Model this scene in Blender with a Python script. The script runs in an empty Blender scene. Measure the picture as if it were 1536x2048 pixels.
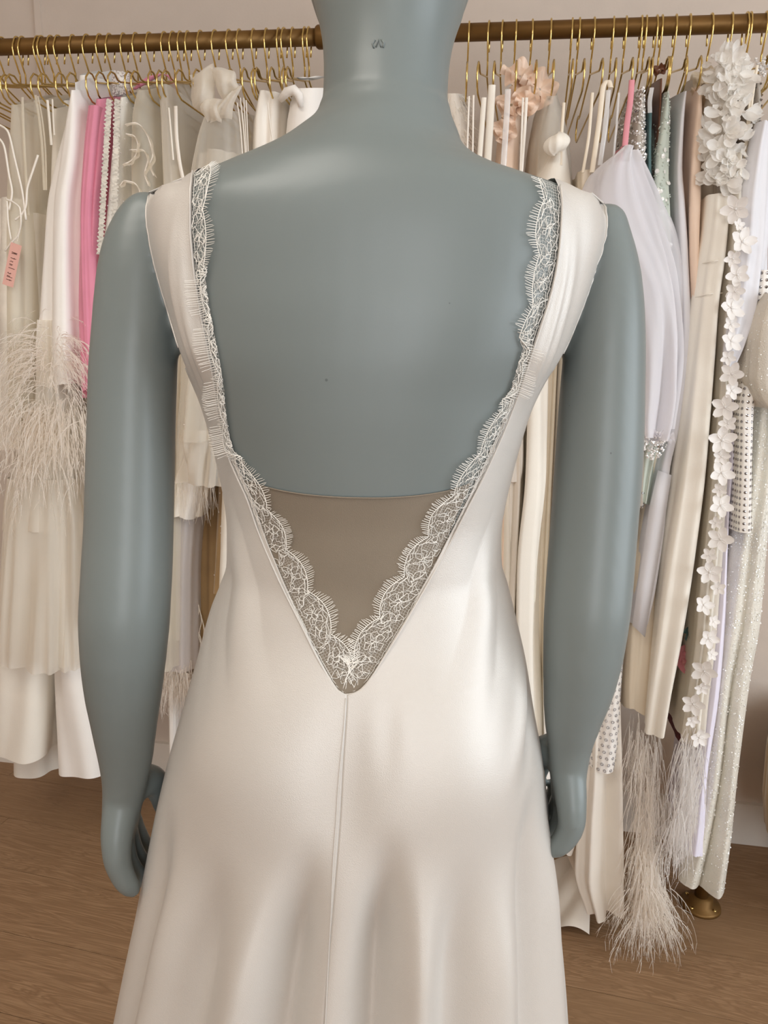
import bpy, bmesh, math, random
import numpy as np
from mathutils import Vector
from mathutils.bvhtree import BVHTree
random.seed(7); rng = np.random.default_rng(7)
SC = bpy.context.scene
COL = SC.collection
PI = math.pi

# ------------------------------------------------------------------ camera
F_PX = 1540.0; CAM_H = 1.33
YAW, PITCH, ROLL = math.radians(8.3), math.radians(-11.5), math.radians(1.6)
def _axes(yaw):
    fw = np.array([0, math.cos(PITCH), math.sin(PITCH)]); up = np.array([0, -math.sin(PITCH), math.cos(PITCH)]); rt = np.array([1., 0, 0])
    r2 = rt*math.cos(ROLL)+up*math.sin(ROLL); u2 = -rt*math.sin(ROLL)+up*math.cos(ROLL)
    Z = np.array([[math.cos(yaw), -math.sin(yaw), 0], [math.sin(yaw), math.cos(yaw), 0], [0, 0, 1]])
    return Z@r2, Z@u2, Z@fw
RT, UP, FW = _axes(YAW)
RTL, UPL, FWL = _axes(0.0)
cam_d = bpy.data.cameras.new('camera'); cam = bpy.data.objects.new('camera', cam_d); COL.objects.link(cam)
cam_d.sensor_fit = 'HORIZONTAL'; cam_d.sensor_width = 36.0; cam_d.lens = 36.0*F_PX/1536.0; cam_d.clip_start = 0.02
from mathutils import Matrix
cam.matrix_world = Matrix(((RT[0], UP[0], -FW[0], 0), (RT[1], UP[1], -FW[1], 0), (RT[2], UP[2], -FW[2], CAM_H), (0, 0, 0, 1)))
SC.camera = cam
# ------------------------------------------------------------------ world, daylight, exposure
SC.view_settings.view_transform = 'Standard'; SC.view_settings.look = 'None'
SC.view_settings.gamma = 1.0; SC.view_settings.use_curve_mapping = False
SC.view_settings.exposure = -0.13
w = bpy.data.worlds.new('sky'); SC.world = w; w.use_nodes = True
w.node_tree.nodes['Background'].inputs[0].default_value = (0.75, 0.85, 1.0, 1); w.node_tree.nodes['Background'].inputs[1].default_value = 0.9
def area(name, loc, target, sx, sy, power, col):
    d = bpy.data.lights.new(name, 'AREA'); d.shape = 'RECTANGLE'; d.size = sx; d.size_y = sy; d.energy = power; d.color = col
    o = bpy.data.objects.new(name, d); COL.objects.link(o); o.location = loc
    o.rotation_euler = (Vector(target)-Vector(loc)).to_track_quat('-Z', 'Y').to_euler()
    return o
area('window_daylight', (2.95, -0.2, 1.55), (0, -0.2, 1.35), 2.4, 2.1, 96, (0.86, 0.94, 1.0))
area('shopfront_daylight', (0.85, -2.75, 1.45), (0.85, 0, 1.35), 1.3, 2.1, 52, (0.96, 0.98, 1.0))
area('ceiling_fill_light', (-0.75, -0.35, 2.66), (-0.75, -0.35, 0), 1.1, 1.1, 20, (1.0, 0.955, 0.89))  # added fill light out of view, brightens the clothes on the left
SC.cycles.use_denoising = True
SC.cycles.max_bounces = 10; SC.cycles.transparent_max_bounces = 24; SC.cycles.diffuse_bounces = 7
SC.cycles.caustics_reflective = False; SC.cycles.caustics_refractive = False

# ------------------------------------------------------------------ helpers
def px(u, v, y):
    """world point seen at pixel (u,v) standing on the vertical plane y"""
    d = FW+RT*(u-768)/F_PX-UP*(v-1024)/F_PX
    return d*(y/d[1])+np.array([0, 0, CAM_H])
def pl(u, v, y):
    """the same in the mannequin's own frame (its back square to the viewer)"""
    d = FWL+RTL*(u-768)/F_PX-UPL*(v-1024)/F_PX
    return d*(y/d[1])+np.array([0, 0, CAM_H])
CY, SY = math.cos(YAW), math.sin(YAW)
def l2w(P):
    P = np.asarray(P, float)
    return np.stack([P[..., 0]*CY-P[..., 1]*SY, P[..., 0]*SY+P[..., 1]*CY, P[..., 2]], -1)
def pchip(xs, ys, x):
    xs = np.asarray(xs, float); ys = np.asarray(ys, float); x = np.clip(np.asarray(x, float), xs.min(), xs.max())
    o = np.argsort(xs); xs = xs[o]; ys = ys[o]
    h = np.diff(xs); d = np.diff(ys)/h; m = np.zeros(len(xs))
    if len(xs) == 2: return ys[0]+d[0]*(x-xs[0])
    for i in range(1, len(xs)-1):
        if d[i-1]*d[i] > 0:
            a, b = 2*h[i]+h[i-1], h[i]+2*h[i-1]; m[i] = (a+b)/(a/d[i-1]+b/d[i])
    m[0] = d[0]; m[-1] = d[-1]
    i = np.clip(np.searchsorted(xs, x)-1, 0, len(xs)-2); t = (x-xs[i])/h[i]
    return (1+2*t)*(1-t)**2*ys[i]+t*(1-t)**2*h[i]*m[i]+t*t*(3-2*t)*ys[i+1]+t*t*(t-1)*h[i]*m[i+1]
def sm(a, b, x):
    t = np.clip((np.asarray(x, float)-a)/(b-a), 0, 1); return t*t*(3-2*t)
def sp(x, e): return np.sign(x)*np.abs(x)**e
def nrm(v):
    v = np.asarray(v, float); return v/(np.linalg.norm(v)+1e-12)

def tag(o, label=None, cat=None, group=None, kind=None):
    if label: o['label'] = label
    if cat: o['category'] = cat
    if group: o['group'] = group
    if kind: o['kind'] = kind
    return o
def empty(name, loc, label=None, cat=None, group=None, kind=None):
    o = bpy.data.objects.new(name, None); COL.objects.link(o); o.location = loc; o.empty_display_size = 0.05
    return tag(o, label, cat, group, kind)
def wloc(p):
    l = Vector((0, 0, 0))
    while p is not None: l += p.location; p = p.parent
    return l
class MB:
    def __init__(s): s.V = []; s.F = []; s.n = 0; s.UV = None
    def add(s, V, Fc):
        V = np.asarray(V, float).reshape(-1, 3); s.V.append(V); k = s.n
        s.F.extend([tuple(i+k for i in f) for f in Fc]); s.n += len(V); return s
    def grid(s, P, closed=False, flip=False):
        P = np.asarray(P, float); r, c = P.shape[:2]; f = []
        for i in range(r-1):
            for j in range(c if closed else c-1):
                j2 = (j+1) % c; q = (i*c+j, i*c+j2, (i+1)*c+j2, (i+1)*c+j)
                f.append(q[::-1] if flip else q)
        return s.add(P.reshape(-1, 3), f)
    def tube(s, pts, r, n=6, cap=True, flat=1.0):
        pts = np.asarray(pts, float); m = len(pts); r = np.full(m, r) if np.isscalar(r) else np.asarray(r, float)
        T = np.gradient(pts, axis=0); T /= (np.linalg.norm(T, axis=1)[:, None]+1e-12)
        ref = np.array([0.31, 0.2, 0.93]) if abs(T[0][2]) < 0.8 else np.array([0.9, 0.3, 0.1])
        N = nrm(np.cross(T[0], ref)); rows = []
        for i in range(m):
            N = nrm(N-T[i]*np.dot(N, T[i])); B = np.cross(T[i], N)
            a = np.arange(n)*2*PI/n
            rows.append(pts[i]+r[i]*(np.cos(a)[:, None]*N+flat*np.sin(a)[:, None]*B))
        k = s.n; s.grid(rows, True)
        if cap: s.F.append(tuple(k+i for i in range(n))[::-1]); s.F.append(tuple(k+(m-1)*n+i for i in range(n)))
        return s
    def box(s, c, h, R=None):
        c = np.asarray(c, float); q = np.array([[x, y, z] for x in (-1, 1) for y in (-1, 1) for z in (-1, 1)])*np.asarray(h)
        if R is not None: q = q@np.asarray(R).T
        return s.add(q+c, [(0, 1, 3, 2), (4, 6, 7, 5), (0, 4, 5, 1), (2, 3, 7, 6), (0, 2, 6, 4), (1, 5, 7, 3)])
    def build(s, name, mt, parent=None, smooth=True, local=False):
        me = bpy.data.meshes.new(name)
        V = np.concatenate(s.V) if s.V else np.zeros((0, 3))
        if local: V = l2w(V)
        if parent is not None: V = V-np.array(wloc(parent))
        me.from_pydata(V.tolist(), [], s.F); me.update()
        if smooth: me.polygons.foreach_set('use_smooth', [True]*len(me.polygons))
        if mt: me.materials.append(mt)
        o = bpy.data.objects.new(name, me); COL.objects.link(o)
        if parent is not None: o.parent = parent
        return o
def lathe(mb, c, prof, n=28):
    a = np.arange(n)*2*PI/n
    rows = [[(c[0]+r*math.cos(t), c[1]+r*math.sin(t), c[2]+z) for t in a] for r, z in prof]
    return mb.grid(rows, True)
def clone(o, parent=None, loc=None):
    c = o.copy(); COL.objects.link(c)
    if parent is not None: c.parent = parent
    if loc is not None: c.location = loc
    return c

# ------------------------------------------------------------------ materials
def lin(c):
    out = []
    for x in c:
        x /= 255.0; out.append(x/12.92 if x <= 0.04045 else ((x+0.055)/1.055)**2.4)
    return tuple(out)+(1.0,)
class NT:
    def __init__(s, name):
        s.m = bpy.data.materials.new(name); s.m.use_nodes = True; s.t = s.m.node_tree; s.N = s.t.nodes; s.L = s.t.links
        s.b = s.N['Principled BSDF']; s.out = s.N['Material Output']
    def n(s, typ, **kw):
        x = s.N.new(typ)
        for k, v in kw.items():
            if k.startswith('i_'):
                k2 = k[2:]; x.inputs[int(k2) if k2.isdigit() else k2.replace('_', ' ')].default_value = v
            else: setattr(x, k, v)
        return x
    def l(s, a, b): s.L.new(a, b)
def mix_col(q, fac, a, b):
    m = q.n('ShaderNodeMix', data_type='RGBA')
    if hasattr(fac, 'is_output'): q.l(fac, m.inputs[0])
    else: m.inputs[0].default_value = fac
    for s_, x in ((6, a), (7, b)):
        if hasattr(x, 'is_output'): q.l(x, m.inputs[s_])
        else: m.inputs[s_].default_value = x
    return m.outputs[2]
def ramp(q, src, lo, hi):
    r = q.n('ShaderNodeMapRange'); r.inputs[1].default_value = lo; r.inputs[2].default_value = hi; q.l(src, r.inputs[0]); return r.outputs[0]
def fabric(name, col, rough=0.6, sheen=0.0, spec=0.4, var=0.06, bump=0.15, bscale=700, alpha=1.0, transl=0.0, stretch=(1, 1, 1), metal=0.0, coat=0.0, edge=None):
    q = NT(name); c = lin(col); b = q.b
    tc = q.n('ShaderNodeTexCoord'); mp = q.n('ShaderNodeMapping'); mp.inputs['Scale'].default_value = stretch; q.l(tc.outputs['Object'], mp.inputs[0])
    n1 = q.n('ShaderNodeTexNoise', i_Scale=14.0, i_Detail=3.0); q.l(mp.outputs[0], n1.inputs[0])
    dark = tuple(x*(1-2*var) for x in c[:3])+(1,)
    q.l(mix_col(q, ramp(q, n1.outputs[0], 0.35, 0.7), dark, c), b.inputs['Base Color'])
    b.inputs['Roughness'].default_value = rough; b.inputs['Specular IOR Level'].default_value = spec; b.inputs['Metallic'].default_value = metal
    b.inputs['Sheen Weight'].default_value = sheen; b.inputs['Coat Weight'].default_value = coat
    if bump:
        n2 = q.n('ShaderNodeTexNoise', i_Scale=float(bscale), i_Detail=2.0); q.l(mp.outputs[0], n2.inputs[0])
        bp = q.n('ShaderNodeBump', i_Strength=bump, i_Distance=0.001); q.l(n2.outputs[0], bp.inputs['Height']); q.l(bp.outputs[0], b.inputs['Normal'])
    sh = b.outputs[0]
    if transl > 0:
        t = q.n('ShaderNodeBsdfTranslucent'); t.inputs[0].default_value = c; mx = q.n('ShaderNodeMixShader', i_0=transl)
        q.l(sh, mx.inputs[1]); q.l(t.outputs[0], mx.inputs[2]); sh = mx.outputs[0]
    if alpha < 1:
        t = q.n('ShaderNodeBsdfTransparent'); mx = q.n('ShaderNodeMixShader', i_0=alpha)
        if edge:
            lw = q.n('ShaderNodeLayerWeight', i_Blend=0.35); r = q.n('ShaderNodeMapRange'); r.inputs[3].default_value = alpha; r.inputs[4].default_value = min(1, alpha+edge)
            q.l(lw.outputs['Facing'], r.inputs[0]); q.l(r.outputs[0], mx.inputs[0])
        q.l(t.outputs[0], mx.inputs[1]); q.l(sh, mx.inputs[2]); sh = mx.outputs[0]
    q.l(sh, q.out.inputs[0])
    return q.m
def plain(name, col, rough=0.5, metal=0.0, spec=0.5, bump=0.0, bscale=200, var=0.0):
    return fabric(name, col, rough, 0, spec, var, bump, bscale, metal=metal)

M = {}
# dress satin
M['satin'] = fabric('satin_ivory', (197, 192, 185), 0.40, 0.08, 0.75, 0.012, 0.25, 1500, metal=0.12)
M['gold'] = plain('gold_wire', (226, 198, 128), 0.22, 1.0)
M['brass'] = plain('brass_pipe', (128, 94, 48), 0.46, 0.6, var=0.10)
# mannequin paint with scuffs
q = NT('mannequin_paint'); tc = q.n('ShaderNodeTexCoord')
v1 = q.n('ShaderNodeTexVoronoi', i_Scale=34.0); q.l(tc.outputs['Object'], v1.inputs[0])
n0 = q.n('ShaderNodeTexNoise', i_Scale=5.0, i_Detail=2.0); q.l(tc.outputs['Object'], n0.inputs[0])
mk = q.n('ShaderNodeMath', operation='LESS_THAN'); mk.inputs[1].default_value = 0.034; q.l(v1.outputs['Distance'], mk.inputs[0])
sel = q.n('ShaderNodeSeparateColor'); q.l(v1.outputs['Color'], sel.inputs[0])
gt = q.n('ShaderNodeMath', operation='GREATER_THAN'); gt.inputs[1].default_value = 0.62; q.l(sel.outputs[0], gt.inputs[0])
ml = q.n('ShaderNodeMath', operation='MULTIPLY'); q.l(mk.outputs[0], ml.inputs[0]); q.l(gt.outputs[0], ml.inputs[1])
basec = mix_col(q, ramp(q, n0.outputs[0], 0.3, 0.7), lin((110, 118, 117)), lin((116, 124, 123)))
ms = q.n('ShaderNodeMath', operation='MULTIPLY'); q.l(ml.outputs[0], ms.inputs[0]); ms.inputs[1].default_value = 0.55
q.l(mix_col(q, ms.outputs[0], basec, lin((62, 68, 68))), q.b.inputs['Base Color'])
q.b.inputs['Roughness'].default_value = 0.36; q.b.inputs['Specular IOR Level'].default_value = 0.38
n2 = q.n('ShaderNodeTexNoise', i_Scale=900.0); q.l(tc.outputs['Object'], n2.inputs[0]); bp = q.n('ShaderNodeBump', i_Strength=0.04, i_Distance=0.0005); q.l(n2.outputs[0], bp.inputs['Height']); q.l(bp.outputs[0], q.b.inputs['Normal'])
M['paint'] = q.m
# wall plaster
M['wall'] = fabric('wall_plaster', (210, 197, 185), 0.85, 0, 0.2, 0.02, 0.25, 160)
M['white_paint'] = plain('white_gloss_paint', (225, 218, 208), 0.4, bump=0.05, var=0.02)
M['ceiling'] = plain('ceiling_paint', (235, 228, 218), 0.9)
# wood planks: grain along object X, shade differs per plank
q = NT('oak_plank'); tc = q.n('ShaderNodeTexCoord'); oi = q.n('ShaderNodeObjectInfo')
cmb = q.n('ShaderNodeCombineXYZ'); mu = q.n('ShaderNodeMath', operation='MULTIPLY'); mu.inputs[1].default_value = 37.0; q.l(oi.outputs['Random'], mu.inputs[0]); q.l(mu.outputs[0], cmb.inputs[1]); q.l(mu.outputs[0], cmb.inputs[0])
ad = q.n('ShaderNodeVectorMath', operation='ADD'); q.l(tc.outputs['Object'], ad.inputs[0]); q.l(cmb.outputs[0], ad.inputs[1])
mp = q.n('ShaderNodeMapping'); mp.inputs['Scale'].default_value = (1.0, 9.0, 1.0); q.l(ad.outputs[0], mp.inputs[0])
nA = q.n('ShaderNodeTexNoise', i_Scale=2.2, i_Detail=4.0, i_Roughness=0.6, i_Distortion=1.2); q.l(mp.outputs[0], nA.inputs[0])
wv = q.n('ShaderNodeMath', operation='MULTIPLY'); wv.inputs[1].default_value = 9.0; q.l(nA.outputs[0], wv.inputs[0])
fr = q.n('ShaderNodeMath', operation='PINGPONG'); fr.inputs[1].default_value = 0.5; q.l(wv.outputs[0], fr.inputs[0])
mp2 = q.n('ShaderNodeMapping'); mp2.inputs['Scale'].default_value = (3.0, 90.0, 1.0); q.l(ad.outputs[0], mp2.inputs[0])
nB = q.n('ShaderNodeTexNoise', i_Scale=3.0, i_Detail=3.0); q.l(mp2.outputs[0], nB.inputs[0])
c1 = mix_col(q, ramp(q, fr.outputs[0], 0.0, 0.35), lin((126, 97, 70)), lin((172, 140, 108)))
c2 = mix_col(q, ramp(q, nB.outputs[0], 0.35, 0.65), lin((140, 109, 80)), c1)
c3 = mix_col(q, ramp(q, oi.outputs['Random'], -0.5, 1.6), c2, lin((140, 110, 80)))
q.l(c3, q.b.inputs['Base Color']); q.b.inputs['Roughness'].default_value = 0.5; q.b.inputs['Specular IOR Level'].default_value = 0.3
M['oak'] = q.m
M['gap'] = plain('floor_gap', (110, 84, 60), 0.9)
# cloths on the rail
M['ivory'] = fabric('ivory_satin', (238, 231, 220), 0.42, 0.15, 0.5, 0.02, 0.12, 500)
M['cream'] = fabric('cream_crepe', (239, 233, 221), 0.62, 0.2, 0.35, 0.02, 0.2, 600)
M['white'] = fabric('white_crepe', (243, 239, 233), 0.65, 0.2, 0.3, 0.015, 0.2, 600)
M['coolwhite'] = fabric('cool_white_satin', (218, 217, 221), 0.5, 0.2, 0.4, 0.01, 0.1, 500)
M['lilac'] = fabric('lilac_white_crepe', (232, 228, 243), 0.6, 0.2, 0.3, 0.01, 0.1, 500)
M['pink'] = fabric('pink_crepe', (222, 140, 162), 0.65, 0.3, 0.3, 0.04, 0.25, 700)
M['blush'] = fabric('blush_satin', (238, 212, 190), 0.42, 0.2, 0.5, 0.02, 0.12, 500)
M['champagne'] = fabric('champagne_satin', (232, 219, 198), 0.42, 0.2, 0.5, 0.02, 0.12, 500)
M['tan'] = fabric('tan_velvet', (178, 148, 106), 0.8, 0.4, 0.2, 0.08, 0.4, 300)
M['brown'] = fabric('brown_satin', (118, 70, 42), 0.4, 0.1, 0.5, 0.05, 0.1, 400)
M['teal'] = fabric('teal_satin', (96, 132, 136), 0.45, 0.1, 0.5, 0.03)
M['rose'] = fabric('rose_pink_satin', (228, 150, 160), 0.5, 0.2, 0.4, 0.05)
M['burgundy'] = fabric('burgundy_cloth', (96, 36, 42), 0.7)
M['mint'] = fabric('mint_tulle', (198, 207, 196), 0.55, 0.2, 0.4, 0.06, 0.5, 220)
M['greybead'] = fabric('grey_beaded_cloth', (186, 176, 164), 0.5, 0.2, 0.5, 0.10, 0.9, 260)
M['glitter'] = fabric('glitter_cloth', (214, 205, 190), 0.45, 0.2, 0.6, 0.08, 0.9, 420)
M['sequin_cloth'] = fabric('sequin_cloth', (226, 222, 210), 0.33, 0.2, 0.6, 0.05, 1.0, 330)
M['lacecloth'] = fabric('lace_cloth', (240, 234, 222), 0.7, 0.2, 0.3, 0.10, 1.0, 130)
M['tulle'] = fabric('white_tulle', (244, 240, 230), 0.85, 0.1, 0.1, 0.01, 0.0, alpha=0.34, transl=0.3, edge=0.55)
M['tulle2'] = fabric('ivory_tulle', (246, 240, 229), 0.85, 0.1, 0.1, 0.01, 0.0, alpha=0.64, transl=0.35, edge=0.34)
M['organza'] = fabric('white_organza', (242, 240, 244), 0.5, 0.2, 0.3, 0.01, 0.0, alpha=0.62, transl=0.3, edge=0.38)
M['organza_ivory'] = fabric('ivory_organza', (243, 236, 220), 0.5, 0.2, 0.3, 0.01, 0.0, alpha=0.5, transl=0.35, edge=0.45)
M['petal'] = fabric('petal_organza', (250, 247, 242), 0.6, 0.2, 0.3, 0.02, 0.0, alpha=0.82, transl=0.35, edge=0.15)
M['flower'] = fabric('flower_cloth', (246, 243, 240), 0.6, 0.2, 0.3, 0.01, 0.0, transl=0.25)
M['feather'] = fabric('ostrich_feather', (250, 245, 238), 0.9, 0.2, 0.1, 0.0, 0.0, transl=0.55)
M['feather_cool'] = fabric('cool_feather', (246, 244, 242), 0.9, 0.2, 0.1, 0.0, 0.0, transl=0.55)
M['fur'] = fabric('white_fur', (232, 224, 212), 0.9, 0.3, 0.2, 0.05, 0.0)
M['pearl'] = plain('pearl', (238, 230, 226), 0.25, 0, 0.7)
M['crystal'] = plain('crystal', (244, 242, 240), 0.10, 0.15, 1.0)
M['ring'] = plain('ring_sequin', (176, 172, 174), 0.3, 0.4)
M['silver'] = plain('silver_stone', (168, 166, 168), 0.15, 1.0)
M['sequin'] = plain('sequin', (244, 244, 240), 0.14, 0.1, 1.0)
M['clear'] = fabric('clear_plastic', (245, 245, 245), 0.12, 0, 0.9, 0, 0, alpha=0.35, edge=0.6)
M['tag'] = plain('pink_card', (226, 176, 164), 0.8)
M['ink'] = plain('brown_ink', (110, 72, 62), 0.8)
M['ottoman'] = fabric('beige_channel_velvet', (196, 166, 128), 0.8, 0.5, 0.2, 0.05, 0.3, 400)
M['mesh_panel'] = fabric('nude_mesh', (126, 115, 100), 0.7, 0.15, 0.3, 0.03, 0.25, 1600)
M['thread'] = fabric('lace_thread', (236, 233, 226), 0.6, 0.2, 0.3, 0.0, 0.0)
# lace net: real holes cut by a fine cell pattern laid along the lace
q = NT('lace_net'); uv = q.n('ShaderNodeUVMap'); vo = q.n('ShaderNodeTexVoronoi', feature='DISTANCE_TO_EDGE', i_Scale=1.0, i_Randomness=0.35)
q.l(uv.outputs[0], vo.inputs[0]); ltn = q.n('ShaderNodeMath', operation='LESS_THAN'); ltn.inputs[1].default_value = 0.065; q.l(vo.outputs['Distance'], ltn.inputs[0])
af = q.n('ShaderNodeMapRange'); af.inputs[3].default_value = 0.05; af.inputs[4].default_value = 0.62; q.l(ltn.outputs[0], af.inputs[0])
tr = q.n('ShaderNodeBsdfTransparent'); mx = q.n('ShaderNodeMixShader'); q.b.inputs['Base Color'].default_value = lin((214, 210, 202)); q.b.inputs['Roughness'].default_value = 0.7
q.l(af.outputs[0], mx.inputs[0]); q.l(tr.outputs[0], mx.inputs[1]); q.l(q.b.outputs[0], mx.inputs[2]); q.l(mx.outputs[0], q.out.inputs[0]); M['net'] = q.m
q = NT('window_glass'); tr = q.n('ShaderNodeBsdfTransparent'); mx = q.n('ShaderNodeMixShader', i_0=0.06); q.b.inputs['Roughness'].default_value = 0.02
q.l(tr.outputs[0], mx.inputs[1]); q.l(q.b.outputs[0], mx.inputs[2]); q.l(mx.outputs[0], q.out.inputs[0]); M['glass'] = q.m
q = NT('fill_diffuser'); q.b.inputs['Emission Color'].default_value = (1, 0.9, 0.76, 1); q.b.inputs['Emission Strength'].default_value = 2.0; M['diffuser'] = q.m  # glow for the added ceiling fill panel

# ------------------------------------------------------------------ the room
WALL_Y = 2.10; XL, XR, YB, ZC = -2.7, 2.85, -2.65, 2.75
def struct(name, boxes, mt, parent=None):
    mb = MB()
    for c, h in boxes: mb.box(c, h)
    o = mb.build(name, mt, parent, smooth=False)
    if parent is None: o['kind'] = 'structure'
    return o
struct('wall_back', [(((XL+XR)/2, WALL_Y+0.05, ZC/2), ((XR-XL)/2+0.1, 0.05, ZC/2))], M['wall'])
struct('wall_left', [((XL-0.05, (WALL_Y+YB)/2, ZC/2), (0.05, (WALL_Y-YB)/2, ZC/2))], M['wall'])
wz0, wz1, wy0, wy1 = 0.45, 2.6, -1.45, 1.05
struct('wall_right', [((XR+0.05, (YB+wy0)/2, ZC/2), (0.05, (wy0-YB)/2, ZC/2)), ((XR+0.05, (wy1+WALL_Y)/2, ZC/2), (0.05, (WALL_Y-wy1)/2, ZC/2)),
    ((XR+0.05, (wy0+wy1)/2, wz0/2), (0.05, (wy1-wy0)/2, wz0/2)), ((XR+0.05, (wy0+wy1)/2, (wz1+ZC)/2), (0.05, (wy1-wy0)/2, (ZC-wz1)/2))], M['wall'])
rx0, rx1, rz0, rz1 = 0.18, 1.52, 0.35, 2.55
struct('wall_rear', [(((XL+rx0)/2, YB-0.05, ZC/2), ((rx0-XL)/2, 0.05, ZC/2)), (((rx1+XR)/2, YB-0.05, ZC/2), ((XR-rx1)/2, 0.05, ZC/2)),
    (((rx0+rx1)/2, YB-0.05, rz0/2), ((rx1-rx0)/2, 0.05, rz0/2)), (((rx0+rx1)/2, YB-0.05, (rz1+ZC)/2), ((rx1-rx0)/2, 0.05, (ZC-rz1)/2))], M['wall'])
struct('ceiling', [(((XL+XR)/2, (YB+WALL_Y)/2, ZC+0.05), ((XR-XL)/2+0.1, (WALL_Y-YB)/2+0.1, 0.05))], M['ceiling'])
def window(name, axis, a0, a1, z0, z1, pos, mull=True):
    e = empty(name, (0, 0, 0), kind='structure')
    def bx(ca, cz, ha, hz, t): return ((pos, ca, cz), (t, ha, hz)) if axis == 'y' else ((ca, pos, cz), (ha, t, hz))
    m = (a0+a1)/2
    struct('window_frame', [bx(a0+0.025, (z0+z1)/2, 0.025, (z1-z0)/2, 0.03), bx(a1-0.025, (z0+z1)/2, 0.025, (z1-z0)/2, 0.03), bx(m, z0+0.025, (a1-a0)/2-0.05, 0.025, 0.03), bx(m, z1-0.025, (a1-a0)/2-0.05, 0.025, 0.03), ]+([bx(m, (z0+z1)/2, 0.02, (z1-z0)/2-0.05, 0.025)] if mull else []), M['white_paint'], e)
    for c, hw in (((a0+m)/2, (a1-a0)/4-0.035), ((a1+m)/2, (a1-a0)/4-0.035)) if mull else ((m, (a1-a0)/2-.05),): struct('pane', [bx(c, (z0+z1)/2, hw, (z1-z0)/2-0.05, 0.003)], M['glass'], e)
window('window_1', 'y', wy0, wy1, wz0, wz1, XR+0.03)
window('window_2', 'x', rx0, rx1, rz0, rz1, YB-0.03, False)
lp = empty('ceiling_fill_panel', (-0.75, -0.35, 2.68), 'square warm fill panel, added unseen on the ceiling above the shop floor', 'lamp')  # made-up fixture that houses the added fill light
MB().box((-0.75, -0.35, 2.72), (0.6, 0.6, 0.03)).build('housing', M['white_paint'], lp, False)
MB().box((-0.75, -0.35, 2.685), (0.56, 0.56, 0.004)).build('diffuser', M['diffuser'], lp, False)
bt = px(1475, 1602, WALL_Y)[2]
struct('baseboard_back', [(((XL+XR)/2, WALL_Y-0.007, bt/2), ((XR-XL)/2, 0.007, bt/2))], M['white_paint'])
tx = px(79, 40, WALL_Y)[0]
struct('trim_1', [((tx, WALL_Y-0.004, (bt+ZC)/2), (0.009, 0.004, (ZC-bt)/2-0.001))], M['wall'])
# floor of separate planks, laid a little askew to the wall
fl = empty('floor', (0, 0, 0), kind='structure')
MB().box(((XL+XR)/2, (YB+WALL_Y)/2, -0.03), ((XR-XL)/2, (WALL_Y-YB)/2, 0.018)).build('subfloor', M['gap'], fl, False)
PW, PLN, ANG = 0.19, 1.25, math.radians(-5.2)
bm = bmesh.new(); bmesh.ops.create_cube(bm, size=1.0)
for v_ in bm.verts: v_.co = Vector((v_.co.x*(PLN-0.0012), v_.co.y*(PW-0.0014), v_.co.z*0.012))
bmesh.ops.bevel(bm, geom=[e for e in bm.edges if abs(e.verts[0].co.z-e.verts[1].co.z) < 1e-6 and e.verts[0].co.z > 0], offset=0.0008, segments=1)
pm = bpy.data.meshes.new('plank'); bm.to_mesh(pm); bm.free(); pm.materials.append(M['oak'])
ca, sa = math.cos(ANG), math.sin(ANG)
for r_ in range(-17, 14):
    off = (r_*0.437) % 1.0*PLN
    for c_ in range(-4, 5):
        lx, ly = c_*PLN+off, r_*PW+1.02
        wx_, wy_ = lx*ca-ly*sa, lx*sa+ly*ca
        if not (XL-0.55 < wx_ < XR+0.55 and YB-0.05 < wy_ < WALL_Y+0.12): continue
        o = bpy.data.objects.new('plank', pm); COL.objects.link(o); o.parent = fl; o.location = (wx_, wy_, -0.006); o.rotation_euler = (0, 0, ANG)

# ------------------------------------------------------------------ mannequin (built square to the viewer, then turned with it)
YC = 0.65
# (row, left, right, half depth, squareness)
TORSO = [(215, 640, 900, 0.056, 2.0), (240, 632, 903, 0.060, 2.0), (258, 610, 908, 0.066, 2.0), (299, 556, 925, 0.077, 2.05), (328, 498, 952, 0.086, 2.1), (355, 430, 1005, 0.094, 2.15), (373, 392, 1052, 0.098, 2.2), (389, 352, 1110, 0.101, 2.2),
    (409, 322, 1160, 0.104, 2.2), (430, 312, 1190, 0.106, 2.25), (480, 318, 1188, 0.109, 2.3), (560, 338, 1165, 0.111, 2.4), (640, 360, 1139, 0.113, 2.4), (700, 374, 1114, 0.112, 2.4), (800, 414, 1058, 0.107, 2.35), (900, 442, 1026, 0.100, 2.3), (1000, 461, 1002, 0.093, 2.25),
    (1060, 466, 993, 0.090, 2.2), (1120, 463, 998, 0.091, 2.2), (1200, 436, 1018, 0.099, 2.2), (1300, 412, 1038, 0.113, 2.2), (1400, 394, 1044, 0.124, 2.2), (1500, 380, 1050, 0.128, 2.2), (1600, 378, 1040, 0.120, 2.2), (1680, 385, 1020, 0.105, 2.2)]
tz, txl, txr, tb, tn = [], [], [], [], []
zl, xl_, zr, xr_ = [], [], [], []
for v, a, b, d, n in TORSO:
    A, B = pl(a, v, YC), pl(b, v, YC)
    zl.append(A[2]); xl_.append(A[0]); zr.append(B[2]); xr_.append(B[0]); tz.append((A[2]+B[2])/2); tb.append(d); tn.append(n)
def xleft(z): return pchip(zl, xl_, z)
def xright(z): return pchip(zr, xr_, z)
def bhalf(z): return pchip(tz, tb, z)
def nexp(z): return pchip(tz, tn, z)
def ring(z, off=0.0, n=72):
    a = np.arange(n)*2*PI/n; L, R = xleft(z), xright(z); e = 2.0/nexp(z)
    return np.stack([(L+R)/2+((R-L)/2+off)*sp(np.sin(a), e), YC-(bhalf(z)+off)*sp(np.cos(a), e), np.full(n, float(z))], -1)
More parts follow.
